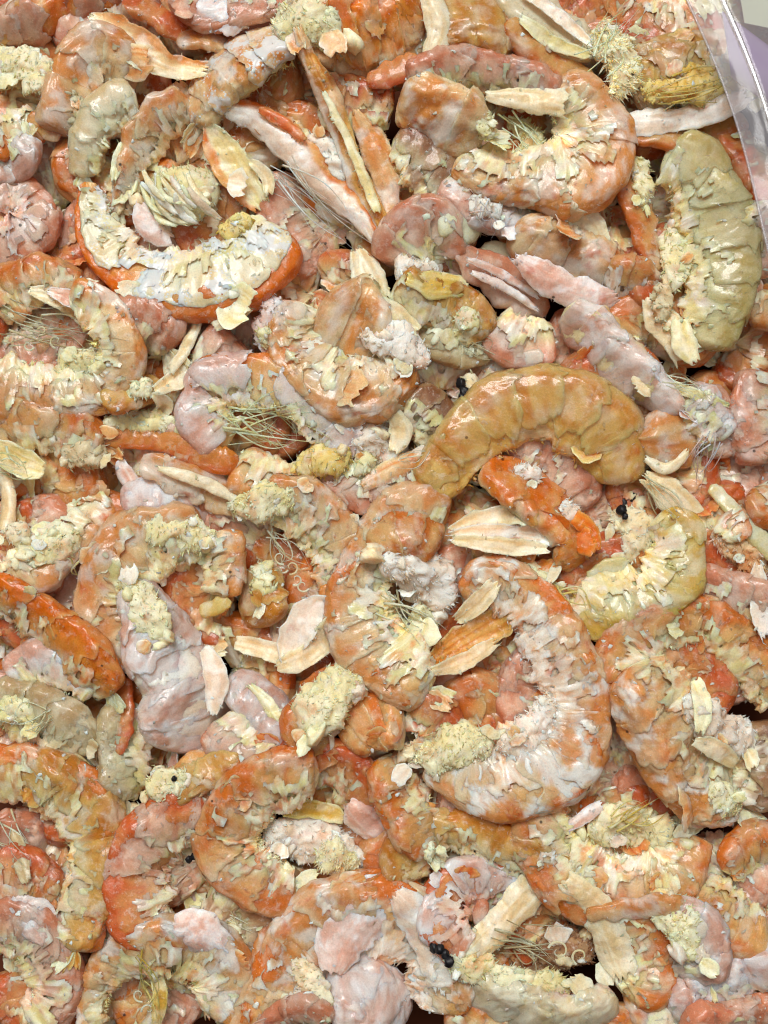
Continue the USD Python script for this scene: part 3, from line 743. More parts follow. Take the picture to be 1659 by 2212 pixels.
# lowest
T(1, PC, 'pinkish red round-backed pod tucked behind the long cream leaf flake', B('265,0,26 330,30,34 400,80,22', 'rd', 0, vent=0, roll=60))
T(1, PC, 'small peach pod between the cream leaf flake and the white-spattered shrimp back', B('380,92,24 440,85,30 510,118,20', 'pe', 0, vent=0, roll=50))
T(1, SH, 'pale peach shrimp back behind the hooked cream shell, crusted along its near side', B('300,165,72 215,150,78 175,215,76 170,300,60', 'pe', 5, roll=35), C('160,215,26 152,260,26', 'gy'))
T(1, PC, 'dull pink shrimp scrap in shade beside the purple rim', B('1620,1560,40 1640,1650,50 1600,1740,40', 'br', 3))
T(1, PC, 'dark pinkish shrimp deep behind the golden curled shrimp, beside the wispy red cluster', B('1640,800,45 1630,900,60 1660,1000,55', 'pk', 4), B('1500,850,40 1540,910,55 1535,990,40', 'pk', 3))
T(2, SH, 'orange shrimp half buried at the right edge under the clear plastic film', B('1555,285,30 1605,340,46 1660,420,46 1720,470,40', 'rd', 4, roll=30))
T(2, PC, 'pink shrimp body hidden behind the olive glossy shrimp', B('1655,430,40 1650,520,45 1630,600,26', 'pk', 3))
T(2, SH, 'crumpled pinkish white shrimp at the top edge, between the cream leaf and the crumb-headed shrimp', B('380,-25,42 450,15,56 530,10,52 620,-15,40', 'pk', 4, roll=25), L('425,20,22 485,40,46 480,72,22', 'wl', -.3, ridge=.2, name='shell_flake'))
T(2, SH, 'smooth olive-peach rounded shrimp back at the top edge beside the hollow cream pod', B('930,60,60 1030,35,92 1130,50,70', 'am', 3, roll=65, mat='gloss', sink=.4))
T(2, PC, 'yellow-green crumb lump at the left edge below the long pink-orange shrimp', C('-25,150,46 45,148,50 105,150,34', 'yg'), C('60,180,30 100,185,22', 'yg'))
T(2, SH, 'orange and white broken shrimp at the left edge above the pink ring', B('-30,320,45 30,290,42 85,262,34', 'or', 3), B('-25,375,34 40,345,36 62,290,22', 'wl', 3), B('60,250,14 100,275,20 125,305,12', 'or', 0, vent=0))
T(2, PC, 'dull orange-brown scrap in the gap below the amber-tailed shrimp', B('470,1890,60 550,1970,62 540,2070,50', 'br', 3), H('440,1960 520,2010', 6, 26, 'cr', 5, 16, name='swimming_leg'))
T(2, PC, 'red-pink shrimp buried under the crumb-faced orange tube', B('545,1650,52 650,1632,58 760,1672,58 825,1730,40', 'rd', 4, roll=30, bloom=.6))
T(2, PC, 'pinkish red shrimp body behind the big orange arched shrimp', B('1490,1260,44 1580,1290,62 1680,1340,50', 'pk', 4, roll=35))
T(2, PC, 'small chalky white shard poking up above the cream and pink seed-shaped pod', L('258,995,9 280,1038,20 302,1062,8', 'wl', -.3))
T(2, PC, 'pinkish shrimp belly under the white-dotted shrimp with a frosted flank', B('230,700,55 320,700,70 370,760,50', 'pk', 3, roll=40), B('430,730,40 480,770,55 500,830,40', 'pk', 3))
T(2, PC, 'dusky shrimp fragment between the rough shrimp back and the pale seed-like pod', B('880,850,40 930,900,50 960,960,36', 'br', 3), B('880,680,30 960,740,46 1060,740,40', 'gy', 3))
T(2, PC, 'dull orange piece beneath the pale fan-shaped tail in the middle', B('1020,1180,45 1090,1200,52 1140,1230,36', 'or', 3, roll=40))
T(2, SH, 'dull red shrimp lying under the white-crumb chunk in the middle', B('700,980,40 760,1050,50 850,1050,48 900,1020,30', 'pk', 3))
T(2, PC, 'reddish scrap in the gap left of the amber-tailed shrimp', B('-20,1880,60 60,1900,60 130,1930,40', 'rd', 3), B('200,2060,30 260,2000,40 290,2060,30', 'br', 2))
T(2, PC, 'rusty shrimp scrap behind the two white-tipped strips', B('690,200,40 760,215,50 850,230,44', 'rd', 3), B('850,300,40 900,330,50 980,480,40', 'br', 3))
T(2, PC, 'grey-brown fringed scrap under the pink-brown seed pod', B('1060,700,40 1120,740,50 1200,740,40', 'pk', 2), H('1010,740 1070,770', 10, 26, 'gy', 2, 20))
T(2, PC, 'brown shell piece under the green frilled crumb, near the plastic film', B('1330,30,40 1400,60,60 1490,60,60 1540,20,40', 'rd', 3, bloom=.4))
T(2, PC, 'orange shrimp part showing through the gap above the pod with a pale slit', B('270,1900,20 300,2030,34 330,2100,30', 'br', 2), B('420,1700,40 480,1720,40 520,1690,30', 'rd', 2))
T(2, PC, 'pinkish scrap in the gap beside the yellow crumb pod', B('460,1560,40 540,1640,44 620,1680,40', 'pk', 3), B('880,1520,40 950,1570,50 940,1620,40', 'rd', 3))
T(3, SH, 'white-spattered pinkish shrimp back above the hairy ball, near the strips', B('640,80,52 545,125,78 470,190,70 420,275,48', 'pe', 5, roll=45, mat='powder', film=.5, lump=.8))
T(3, SH, 'orange round shrimp back under the yellow crumb pod', B('745,1610,50 800,1560,72 870,1530,66', 'or', 4, roll=55))
T(3, SH, 'greyish white frayed shrimp at the left edge below the vivid long orange shrimp', B('-20,1500,50 60,1530,58 140,1570,62 195,1625,36', 'gy', 4, roll=20), C('10,1530,38 70,1540,38', 'yg'), H('110,1545 30,1580', 8, 20, 'cr', 2.2, 20))
T(3, SH, 'grey-cream upright pod below the pointed orange sliver', B('278,1510,34 262,1590,50 265,1680,48 258,1730,28', 'gy', 3, roll=40))
T(3, SH, 'shrimp with an orange back over yellow blades at the left edge', B('-20,945,48 60,915,56 150,925,52 230,962,38', 'or', 4, roll=20), L('-10,960,16 40,995,34 95,1015,18', 'yg', .3), C('150,975,36 215,985,34', 'gy'), H('-10,980 60,1030', 7, 30, 'yg', 4, 14))
T(3, SH, 'orange C-shaped shrimp with a long pale tail at the left edge', B('-30,655,46 50,608,48 110,600,44 175,618,30', 'or', 4), L('64,628,8 130,645,24 196,700,14', 'cr', .2), L('105,628,8 185,665,24 245,745,16', 'wl', .2))
T(3, FE, 'pale forked stalk with a knobbed end at the left edge', L('0,1010,12 18,1080,17 8,1150,14', 'cr', -.5, name='stalk'), C('38,1150,28', 'cr', name='knob'))
T(3, SH, 'peach shrimp with a crumbly yellow-white belly above the vivid long orange shrimp', B('245,1080,42 185,1125,50 130,1185,56 70,1235,48 5,1260,32', 'pe', 5, roll=15), C('95,1180,40 140,1165,38 70,1215,32', 'yg'), H('180,1200 205,1250', 8, 24, 'ye', 2.5, 16))
T(3, SH, 'small pink ring of a shrimp curled at the left edge', B('-20,540,40 62,515,46 88,455,42 50,418,38 -20,425,38', 'pk', 6, roll=0, fpal='pk', vpal='wl'))
T(3, PC, 'round orange-peach oval shell beside the golden curled shrimp', B('1425,880,40 1440,940,62 1430,1010,36', 'pe', 0, vent=0, roll=70), L('1395,990,8 1440,1012,12 1485,975,8', 'cr', -.4, name='rim'))
T(3, PC, 'frayed brownish pink scrap under the yellow stick', C('1555,1165,26 1605,1190,34 1645,1235,28', 'pe', fuzz=2), B('1540,1100,26 1580,1130,34 1600,1170,20', 'or', 2))
T(3, PC, 'tiny pale yellow ring of leg in the gap beside the chunk-headed shrimp', B('850,410,9 855,375,11 880,350,11 900,385,10 885,415,8', 'am', 0, vent=0, fuzz=.5, name='leg_ring'))
T(3, PC, 'wispy pinkish red cluster behind the bristle-tipped pod', B('1480,840,30 1520,880,46 1560,950,40', 'wl', 3), H('1540,950 1510,1040', 12, 30, 'wl', 2.2, 22))
T(3, PC, 'small red-orange fin beside the white-dotted shrimp', B('685,572,16 735,575,34 800,590,26', 'rd', 2, vent=.4))
T(3, SH, 'orange round-topped shrimp at the right edge below the knuckled crumb', B('1560,1880,34 1605,1835,56 1690,1830,62', 'or', 4, roll=30))
T(3, SH, 'orange-pink shrimp near the corner, right of the yellow-green crumb head', B('1505,1930,40 1575,1985,62 1670,2040,60', 'or', 4, roll=40))
T(2, PC, 'dull orange scrap at the bottom edge under the hollow carapace', B('1180,2230,40 1300,2215,60 1420,2240,50', 'or', 3), B('1380,2120,40 1400,2180,46 1420,2240,40', 'pe', 3))
T(2, PC, 'pinkish scrap at the bottom edge between the lilac-humped shrimp and the very large one', B('470,2210,40 520,2180,44 560,2235,40', 'pk', 3))
T(3, SH, 'orange shrimp along the bottom edge between the two pale carapaces', B('960,2215,40 1060,2195,46 1180,2225,40', 'or', 3))
T(4, SH, 'peach shrimp curled like a C around a nest of brown legs at the left edge', B('150,635,30 225,665,44 258,735,50 250,810,52 180,850,52 90,850,58 -20,838,74', 'pe', 6, roll=10), C('148,795,40 195,780,38', 'yg'), K('120,735,18,90 60,745,16,20 90,715,15,200', 'cr'), H('20,700 190,720', 16, 60, 'gy', 2.4, 40, name='swimming_leg'))
T(4, SH, 'rough peach shrimp back with a white crest, in the middle above the pale crumb chunk', B('640,650,44 640,740,70 700,815,88 800,825,92 880,770,70', 'pe', 5, roll=25), B('690,660,50 760,700,90 850,740,70', 'pe', 3, roll=60, sink=.55), C('800,730,30 860,745,48 905,780,34', 'wh', sink=.5))
T(4, SH, 'orange shrimp with yellow legs bunched in the middle, below the white crumb-headed curl', B('1160,1715,42 1175,1810,62 1250,1895,74 1370,1915,74 1460,1885,62 1485,1800,40', 'or', 6, roll=15), C('1290,1795,42 1350,1775,48 1430,1810,48', 'yg'), H('1330,1780 1420,1740', 9, 26, 'ye', 5, 24, name='swimming_leg'), L('1225,1790,10 1260,1765,15 1300,1740,10', 'wl', -.3))
T(4, SH, 'white-faced pink chunk beside the pale curved strip', B('845,580,44 880,515,64 935,490,58 980,560,40', 'pk', 4, roll=30), C('870,580,34 930,590,32', 'wh'))
T(4, SH, 'yellow-brown shrimp chunk under the flaking stalk', B('855,610,36 925,650,62 1000,680,58 1050,730,34', 'am', 4, roll=20), L('880,600,14 940,615,30 1010,615,24', 'ye', -.3, name='shell_flake'), C('1010,690,30', 'yg'))
T(4, PC, 'pale yellow slit pod beside the pink-brown seed pod', B('1035,540,18 1090,560,32 1150,572,20', 'yg', 0, vent=0, slit=.9, roll=0), C('1150,620,26 1200,625,20', 'yg'))
T(4, PC, 'yellowish pod with a small dark hole beside the lilac-white chunk', B('945,470,24 985,482,38 1030,515,18', 'yg', 0, vent=0, mat='crust'), )
T(4, PC, 'pale open pod with a forked fan, above the vivid orange strip', B('222,875,26 265,855,40 320,838,36 345,820,18', 'am', 0, vent=0, slit=.7, roll=20), C('290,845,24 320,835,22', 'yg'), L('335,845,12 390,815,24 425,788,13', 'cr', .25), L('330,850,8 358,878,20 325,900,10', 'cr', .25), L('428,690,9 398,755,14 368,800,10', 'cr', -.4, name='stalk'))
T(4, PC, 'pinkish lilac shell plate behind the broad orange curl', B('260,1085,30 330,1078,50 400,1108,48 445,1135,22', 'wl', 2, roll=70))
T(4, SH, 'pinkish white crusted shrimp under the tip of the vivid long orange shrimp', B('20,1465,34 80,1430,52 150,1445,48 215,1490,40', 'wl', 4, roll=20))
T(4, SH, 'amber-tailed orange shrimp tucked under the white-headed curl', B('885,1905,56 890,1825,52 955,1790,44 1060,1812,44 1150,1845,42 1192,1855,24', 'am', 3, roll=25, bloom=.4, flk=.3, film=.3), C('1180,1850,22', 'wh'))
T(4, SH, 'orange shrimp wall behind the hollow carapace', B('1330,1965,38 1385,2030,52 1405,2105,52 1370,2170,40', 'or', 4, roll=15))
T(4, SH, 'pink and white shrimp in the bottom corner under the amber tail', B('-20,1985,58 60,2005,64 115,2065,62 130,2150,54 80,2220,46', 'pk', 5, roll=20), L('20,1960,30 70,1985,46 100,2030,30', 'wl', -.35, ridge=.2, name='shell_flake'))
T(4, SH, 'pale pink shell-plated shrimp in the bottom corner beside the yellow-green crumb head', B('1440,2180,60 1540,2140,64 1640,2100,60 1720,2080,50', 'wl', 5, roll=30), B('1470,2230,60 1600,2200,60 1700,2190,50', 'pk', 4, roll=30))
T(4, FL, 'white narrow shell flake standing at the right edge beside the arched orange shrimp', L('1640,1220,10 1638,1290,26 1665,1370,26', 'wh', .3))
T(4, PC, 'orange rounded end of a shrimp at the right edge above the yellow stick', B('1625,1055,34 1665,1105,42 1720,1120,40', 'or', 2, roll=40))
T(4, PC, 'peach stub at the right edge beneath the olive glossy shrimp', B('1610,682,34 1680,665,38 1740,650,30', 'pe', 2, roll=30))
# upper
T(5, SH, 'long smooth pink-orange shrimp across the top corner', B('-50,66,34 60,48,46 150,22,42 270,-25,26', 'pk', 5, roll=45, bloom=.5, flk=.4, fpal='or', film=.3))
T(5, FL, 'cream leaf-shaped shell flake across the top, pointing at the white-spattered back', L('198,36,5 235,60,30 300,105,44 370,145,30 445,150,18', 'cr', .3, rim=('pe', 1)))
T(5, SH, 'hooked cream shell with a smooth bent tip, beside the orange-tipped arch', B('292,200,34 235,232,42 190,300,36 180,385,24', 'cr', 3, vent=.4, flk=.3, mat='gloss', bloom=.5, film=.35, lump=.6))
T(5, PC, 'slender orange and white arch bending over the hairy yellow ball', B('405,212,40 350,248,44 300,315,36 272,385,24 256,465,12', 'pe', 3, roll=35, vpal='cr'), L('265,310,8 255,350,14 245,390,6', 'yg', .2))
T(5, HD, 'shrimp curled into a hairy pale yellow ball inside the white-dotted curl', C('340,440,56 385,425,80 440,405,62', 'yg', rough=.5, fuzz=.5, flk=.3), *[L(f'{x0:.0f},{y0:.0f},3 {x0+24+dx:.0f},{y0+36+dy:.0f},{6+q%3} {x0+60+dx:.0f},{y0+66:.0f},3', ('yg', 'cr', 'wh')[q % 3], -.5, name='wrapped_leg', thick=3, fuzz=.4, add=3) for q, (x0, y0, dx, dy) in enumerate(LEGS)], L('300,440,12 320,490,26 370,520,18', 'wl', -.3, ridge=.2, name='shell_flake'))
T(5, SH, 'big shrimp with a white crumbly head and orange banded body at the top edge', B('640,110,60 700,95,82 770,85,100 850,70,104 920,55,80', 'vi', 5, roll=35, vent=.5, bloom=1.6), C('620,60,44 665,45,70 715,60,62', 'yg'), L('915,-20,20 950,50,30 925,125,16', 'cr', -.4, name='shell_flake'), B('790,175,16 850,160,28 910,125,20', 'rd', 0, vent=0))
T(5, PC, 'hollow cream pod open along its length, beside the orange strip at the top', B('1085,-30,34 1150,30,52 1220,78,56 1290,112,26', 'cr', 0, vent=0, slit=1.0, roll=15, lump=.7), L('1125,40,9 1190,88,15 1275,120,8', 'yg', .3), L('1130,-20,9 1200,30,16 1275,95,8', 'wh', .3))
T(5, PC, 'orange strip lying under the hollow cream pod', B('1100,40,26 1140,95,36 1210,145,38 1265,185,30 1315,218,12', 'or', 0, vent=0, roll=20, bloom=1.3))
T(5, HD, 'pale green frilled leg bundle between the orange strip and the amber shrimp', C('1305,60,28 1328,110,42 1362,155,38 1325,195,26', 'yg', fuzz=2.5, rough=1.5, flen=26), H('1310,120 1330,40', 9, 44, 'yg', 3.2, 26))
T(4, SH, 'amber and yellow frilled shrimp half under the clear plastic film', B('1350,175,52 1440,150,74 1540,150,74 1620,185,50', 'am', 5, roll=10), C('1410,195,40 1500,185,50 1585,175,46', 'ye', rough=1.2), H('1440,205 1580,160', 10, 36, 'ye', 4, 30))
T(5, SH, 'orange shrimp part beneath the long white flake by the film', B('1340,285,22 1430,292,30 1530,282,30 1610,255,24', 'or', 0, vent=0, roll=20))
T(6, FL, 'long white shell flake above the orange underside by the clear film', L('1335,272,20 1400,262,30 1480,255,28 1560,228,30 1612,205,18', 'wh', -.3))
T(5, SH, 'lilac-white flaky chunk below the chunk-headed round shrimp', B('955,390,34 1025,442,56 1115,478,38 1165,478,14', 'wl', 3, roll=30), C('1020,440,30 1070,465,26', 'wh'), H('1040,440 1070,500', 6, 26, 'wl', 2.5, 20))
T(5, SH, 'orange and white plated shrimp below the square cream blade', B('1110,485,42 1180,535,80 1270,575,82 1345,605,40', 'pe', 5, roll=55, fpal='or'), L('1115,555,12 1180,600,34 1265,640,40 1330,635,16', 'wl', -.35, ridge=.2, name='shell_flake'))
T(6, TF, 'square-ended cream tail blade resting on the orange and white plated shrimp', L('1238,440,18 1268,488,38 1298,540,30', 'cr', .25, rag=.14))
T(6, PC, 'narrow upright piece, orange on one side and crumbly on the other', B('1350,330,20 1362,400,36 1388,485,34 1418,590,16', 'or', 0, vent=0, roll=20, bloom=1.2), C('1372,345,24 1388,395,27 1390,445,12', 'yg', sink=.45))
T(5, SH, 'pink-brown ridged seed-shaped pod above the bristle-tipped pod', B('985,540,18 1055,588,42 1120,632,46 1180,680,18', 'pk', 0, vent=0, slit=.5, roll=0, film=.3), L('1020,590,6 1090,620,10 1160,668,5', 'wl', -.4, name='ridge'), L('1010,560,5 1080,590,9 1160,640,5', 'wl', -.4, name='ridge'))
T(5, SH, 'small white and orange shrimp tip between the plated shrimp and the olive glossy one', B('1305,578,24 1355,592,44 1425,618,24', 'or', 3, roll=40, bloom=1.6, vpal='wh'))
T(5, PC, 'flaking cream stalk falling from the pink chunk over the rough back', L('772,540,16 798,600,40 822,650,24', 'cr', -.3, rag=.16), L('800,645,12 845,672,22 905,715,12', 'cr', -.25))
T(5, SH, 'shrimp bent round a frayed leg bundle, pinkish white with an orange patch', B('490,965,50 440,900,52 438,840,46 500,812,50 590,825,52 660,868,48 718,935,42 748,1000,24', 'wl', 7, roll=15, bare=(3,), fpal='or', bloom=.7, vent=.6), B('500,1010,44 570,1042,48 660,1045,42', 'pe', 3, roll=30), C('660,1000,36 705,995,48 738,985,28', 'ye'), H('500,905 650,960', 22, 50, 'yg', 2.6, 46, name='swimming_leg'))
T(5, PC, 'chalky white crumbling chunk between the rough back and the long-tailed golden shrimp', C('765,950,34 815,955,52 860,985,40', 'wh'), C('780,1000,26 800,1015,22', 'yg'), L('840,880,12 865,930,24 850,975,12', 'cr', -.2, name='shell_flake'))
T(5, FE, 'small frayed pinkish tail leading into the golden curled shrimp', L('782,1050,12 850,1012,24 930,975,20', 'pe', -.4, rag=.1), H('930,975 860,1000', 5, 12, 'cr', 2, 10))
T(5, FE, 'smooth white stick lying along the top of the golden curled shrimp', B('1040,797,9 1100,783,14 1175,766,16', 'wh', 0, vent=0, fuzz=.2, flk=0, bloom=1.5, lump=.5))
T(5, HD, 'pale shrimp head with two black eyes and a long curved leaf, below the golden curl', C('1335,1120,32 1372,1145,48 1362,1195,30', 'cr'), E('1342,1103,12 1347,1086,12 1366,1074,12 1350,1115,7'), L('1392,1030,14 1462,1080,36 1512,1150,34 1532,1235,14', 'cr', -.25), H('1395,1040 1500,1130', 9, 22, 'cr', 2.2, 16))
T(5, SH, 'bristle-tipped pinkish white pod beside the top of the golden curl', B('1222,665,30 1275,718,54 1340,785,58 1412,845,44 1468,890,28', 'wl', 3, roll=45, vpal='cr', fpal='cr'), L('1440,825,8 1510,855,14 1572,876,4', 'yg', .2), H('1440,830 1540,850', 12, 24, 'cr', 2, 18))
T(5, SH, 'orange shrimp lying inside the golden curl, with a chalky patch on its back', B('1045,1000,36 1110,1045,58 1190,1110,64 1240,1175,54 1205,1225,28', 'vi', 4, roll=45, bloom=1.1, fpal='or'), C('1120,1015,20 1160,1030,26', 'wh', sink=.5), C('1215,1100,26 1245,1110,22', 'wh', sink=.5), L('1240,1115,20 1275,1150,18 1292,1190,9', 'vi', -.2, name='shell_flake'))
T(6, SH, 'bright yellow bent shrimp right of the pale fan-shaped tail', B('1430,1105,28 1466,1165,50 1452,1245,56 1385,1295,54 1310,1310,56 1255,1375,40', 'ye', 6, roll=20, mat='gloss', vpal='yg'), L('1165,1260,14 1200,1300,30 1215,1360,18', 'wl', -.3, ridge=.2, name='shell_flake'), C('1120,1225,24 1165,1250,32 1195,1290,26', 'yg'), H('1200,1280 1290,1320', 6, 26, 'ye', 5, 16, name='swimming_leg'))
T(7, FE, 'olive green rod lying across the yellow bent shrimp', B('1268,1248,12 1312,1226,18 1358,1214,14', 'ye', 0, vent=0, fuzz=.3, flk=.2, fpal='yg'))
T(6, SH, 'large white-dotted shrimp curled round the hairy ball, orange-red along its outer back', B('186,392,16 198,460,36 230,545,48 300,600,60 390,622,78 480,614,88 565,565,82 622,500,52', 'cr', 7, roll=14, mat='powder', phi=(.85, 2.7), fpal='vi', vent=.5, scraps=.6, vpal='yg', bloom=.5, flk=.3, film=.3, lump=.7), C('600,655,24 578,705,36 572,742,20', 'wl'), C('575,715,26 575,745,16', 'yg'), L('462,706,10 498,682,20 540,662,10', 'cr', -.2, name='shell_flake'), C('480,500,22 540,480,24', 'ye'))
T(7, TF, 'upright pale yellow tail blade with an orange edge, over the hairy ball', L('448,272,12 480,325,40 525,395,44 565,445,22', 'yg', .25, rim=('or', -1)), L('540,350,8 575,380,16 580,420,10', 'cr', .2))
T(6, PC, 'long curved strip with orange patches, crossing down to the bundle of white fibres', L('492,232,20 565,262,34 640,325,38 700,395,36 765,450,28 812,525,8', 'wh', -.45, ridge=.6, rim=('or', 1), name='shell_strip', thick=4), L('560,236,7 610,262,14 655,300,8', 'rd', -.4, name='orange_patch', add=2), H('600,370 770,530', 14, 40, 'wh', 2, 26))
T(7, PC, 'thin yellow strip with a white pointed end, running down from the crumbly head', L('642,62,9 680,150,20 712,215,26 745,310,22 790,420,27 830,495,14', 'am', -.5, ridge=.8, rim=('wh', -1), name='shell_strip', thick=4), L('700,200,6 750,300,10 815,455,12', 'yg', -.3, name='ridge'))
T(6, PC, 'pinkish pod lying along the thin yellow strip', L('768,240,14 815,330,34 840,430,28 832,500,8', 'pe', -.45, ridge=.4, name='shell_strip', thick=4))
T(4, PC, 'small cluster of white crumbs between the two strips', C('675,300,20 725,345,32 740,380,20', 'wh', fuzz=.5))
T(6, SH, 'round peach shrimp with a chunky head and a pink tail bent over it, top centre', B('985,345,38 1060,385,52 1160,392,66 1250,372,80 1290,300,78 1250,225,62 1195,190,40', 'pe', 7, roll=14, bloom=.8), B('865,205,44 905,225,78 975,265,84 1045,300,36', 'pe', 3, roll=50, bloom=1.2, vpal='yg'), B('880,175,36 960,145,42 1060,152,38 1140,178,40 1205,208,34', 'pk', 3, roll=40), L('1050,205,10 1120,212,26 1222,222,30', 'cr', -.3, name='tail_blade'), C('1040,250,30 1050,290,28', 'yg'), C('1110,270,20 1150,305,30 1130,325,20', 'yg', fuzz=2), H('1100,255 1170,320', 9, 30, 'yg', 3, 22, name='swimming_leg'))
T(6, SH, 'large glossy olive shrimp lying upright below the plastic film', B('1440,325,46 1500,370,68 1545,460,70 1562,560,66 1548,660,64 1520,755,56', 'ol', 6, roll=18, vent=.45, mat='gloss', lump=.6, film=.6, scraps=.5, bloom=.6, flk=.4), C('1448,490,26 1458,550,34 1450,620,26', 'yg', rough=1.1), L('1400,640,16 1440,700,40 1490,770,34', 'cr', -.25, ridge=.4, name='shell_flake'), L('1470,690,16 1480,745,28 1500,780,14', 'yg', -.2, name='shell_flake'), C('1425,620,24 1430,690,24', 'gy'))
T(6, PC, 'vivid orange smooth strip with a crumbly yellow top', B('200,934,10 255,946,24 340,954,22 420,975,30 485,994,30 515,985,12', 'vi', 0, vent=0, roll=0, mat='gloss', bloom=.3, film=.3, flk=.1, fuzz=.3, lump=.6), C('225,915,20 295,908,28 370,918,24 420,940,14', 'yg', sink=.5))
T(6, PC, 'cream and pink seed-shaped pod split along its length, below the vivid orange strip', B('302,998,20 380,1025,38 460,1062,38 535,1105,24', 'pe', 0, vent=0, slit=.9, roll=5), L('340,1012,6 420,1035,14 520,1085,7', 'cr', -.4, name='ridge'), C('500,1090,24 540,1110,22', 'yg'))
T(6, SH, 'broad orange-peach curl open at the top, with a yellow crumb inside its bend', B('440,1135,42 370,1150,66 290,1192,74 238,1270,70 262,1355,68 345,1405,58 440,1400,50', 'pe', 6, roll=15), B('478,1145,36 490,1210,44 485,1290,34', 'pe', 3, roll=20), C('320,1140,38 390,1150,44 450,1155,22', 'yg', sink=.45), B('430,1320,14 465,1312,18 500,1300,10', 'ye', 0, vent=0))
T(6, SH, 'peach shrimp beside the crumb-headed hood, with curly legs in its bend', B('570,1078,44 650,1090,58 715,1145,60 742,1225,52 735,1300,32', 'pe', 5, roll=20, bloom=.9), C('525,1095,32 575,1080,46 620,1072,34', 'yg'), K('605,1205,22,60 628,1225,20,100 655,1265,18,30 640,1250,18,120 612,1230,16,10', 'cr', 2.6), H('590,1150 640,1230', 12, 30, 'cr', 2.4, 26, name='swimming_leg'), B('572,1215,40 568,1290,66 590,1350,56', 'am', 3, roll=50, bloom=1.2), C('565,1235,34 575,1275,34', 'yg', sink=.45), B('712,1260,20 705,1310,22 690,1335,12', 'vi', 0, vent=0))
T(7, TF, 'pale forked tail fan with two oval blades, beside the broad curl', L('508,1388,16 560,1400,22 620,1420,18', 'cr', .25), L('615,1432,8 640,1365,38 690,1315,34 728,1300,10', 'wh', .3), L('600,1440,14 670,1410,30 722,1345,26 735,1310,8', 'cr', .2))
T(6, SH, 'vivid long orange shrimp coming in from the left edge, smooth and tapering', B('-50,1255,40 50,1305,48 130,1368,60 200,1440,64 245,1500,30', 'vi', 4, roll=35, bloom=.35, flk=.3, film=.3))
T(6, SH, 'hooded orange shrimp in the middle, wrapped round a white crumbly head', B('960,1135,48 885,1115,72 815,1170,56 775,1260,58 790,1360,74 850,1440,82 925,1500,36', 'pe', 7, roll=15, fpal='or'), B('800,1190,40 870,1150,62 950,1180,46', 'or', 3, roll=60), C('850,1215,48 915,1245,66 945,1310,46', 'wh'), C('900,1320,26 930,1350,20', 'yg', fuzz=2), H('850,1290 940,1380', 9, 40, 'cr', 3, 24))
T(7, TF, 'pale fan-shaped tail pointing away from the hooded shrimp', L('975,1150,12 1060,1118,26 1150,1112,24 1190,1130,14', 'cr', .3), L('975,1158,12 1080,1150,24 1200,1165,16', 'wh', .3), L('980,1165,10 1080,1178,20 1180,1185,12', 'cr', .3))
T(7, SH, 'golden translucent shrimp curled in an arch with pale segment lines', B('915,1060,42 976,990,66 1064,906,76 1140,880,82 1208,874,86 1278,914,90 1322,984,78 1330,1048,44', 'go', 7, roll=10, mat='gloss', lump=.6, film=.3, scraps=.3, tail=0, bloom=1.2, flk=.25, fuzz=.6, vent=.2, vpal='go', fpal='go'))
T(7, SH, 'pinkish white shrimp lying upright over the broad curl, crumbly at its top end', B('283,1255,34 318,1325,58 358,1410,80 395,1490,94 402,1580,86 392,1622,46', 'wl', 5, roll=55, vpal='cr', fpal='wh'), C('283,1262,34 308,1315,46 335,1365,40', 'yg', sink=.4), L('440,1400,14 465,1460,26 455,1540,14', 'wh', -.3, name='shell_flake'))
T(7, SH, 'white and orange curled shrimp with a pale green crumb head, right of centre', B('1000,1290,26 1060,1258,50 1130,1285,56 1190,1365,60 1235,1450,68 1245,1540,78 1205,1625,84 1120,1672,86 1015,1678,66 925,1640,36', 'pe', 8, roll=16, bloom=1.7, fpal='or', vpal='wh'), C('905,1635,24 965,1625,58 1040,1605,50', 'yg', fuzz=1.6), C('1090,1610,34 1150,1580,40 1180,1520,34', 'wh', sink=.5))
T(8, TF, 'amber striped tail blades lying over the hooded shrimp and the white curl', L('925,1435,16 1000,1388,38 1080,1338,40 1102,1322,16', 'am', .2), L('985,1340,12 1035,1300,24 1072,1262,16', 'cr', .25), L('930,1450,10 1000,1430,20 1070,1385,12', 'cr', .2))
T(6, PC, 'translucent whitish pod below the pale forked tail fan', B('492,1465,26 540,1500,44 592,1550,50 622,1608,24', 'wl', 2, roll=60, vent=0, mat='gloss'), L('540,1480,8 590,1540,16 625,1600,8', 'yg', -.3))
T(7, PC, 'rough yellow crumb pod with an orange rim, below the hooded shrimp', B('785,1445,30 722,1500,62 668,1572,66 640,1625,26', 'or', 0, vent=0, roll=20), C('780,1452,34 722,1500,58 668,1570,56', 'yg', sink=.5, flat=.7))
T(5, PC, 'pointed orange sliver hanging over the grey-cream upright pod', B('262,1465,20 268,1535,23 262,1600,20 252,1632,8', 'rd', 0, vent=0, fuzz=.4, flk=.3))
T(7, PC, 'orange tube with a pale crumbly face and a dark hole in its end', B('520,1628,20 462,1655,40 400,1682,46 355,1700,42', 'am', 2, roll=30, vent=0, fpal='or'), C('388,1690,40 340,1702,42', 'yg', sink=.42), E('376,1682,6', -7))
T(5, PC, 'small yellowish lobed knob below the orange tube with a hole', C('255,1785,24 285,1762,32 325,1755,18', 'cr', fuzz=.6))
T(6, SH, 'amber shrimp with white bloom bending down the left edge', B('-40,1655,50 50,1660,62 140,1692,66 202,1770,68 215,1860,58 190,1950,60 158,2050,42', 'am', 7, roll=20, bloom=1.3, fpal='or'), L('25,1795,8 42,1850,19 58,1905,9', 'gy', -.2), H('0,1760 60,1860', 7, 34, 'cr', 4, 20, name='swimming_leg'))
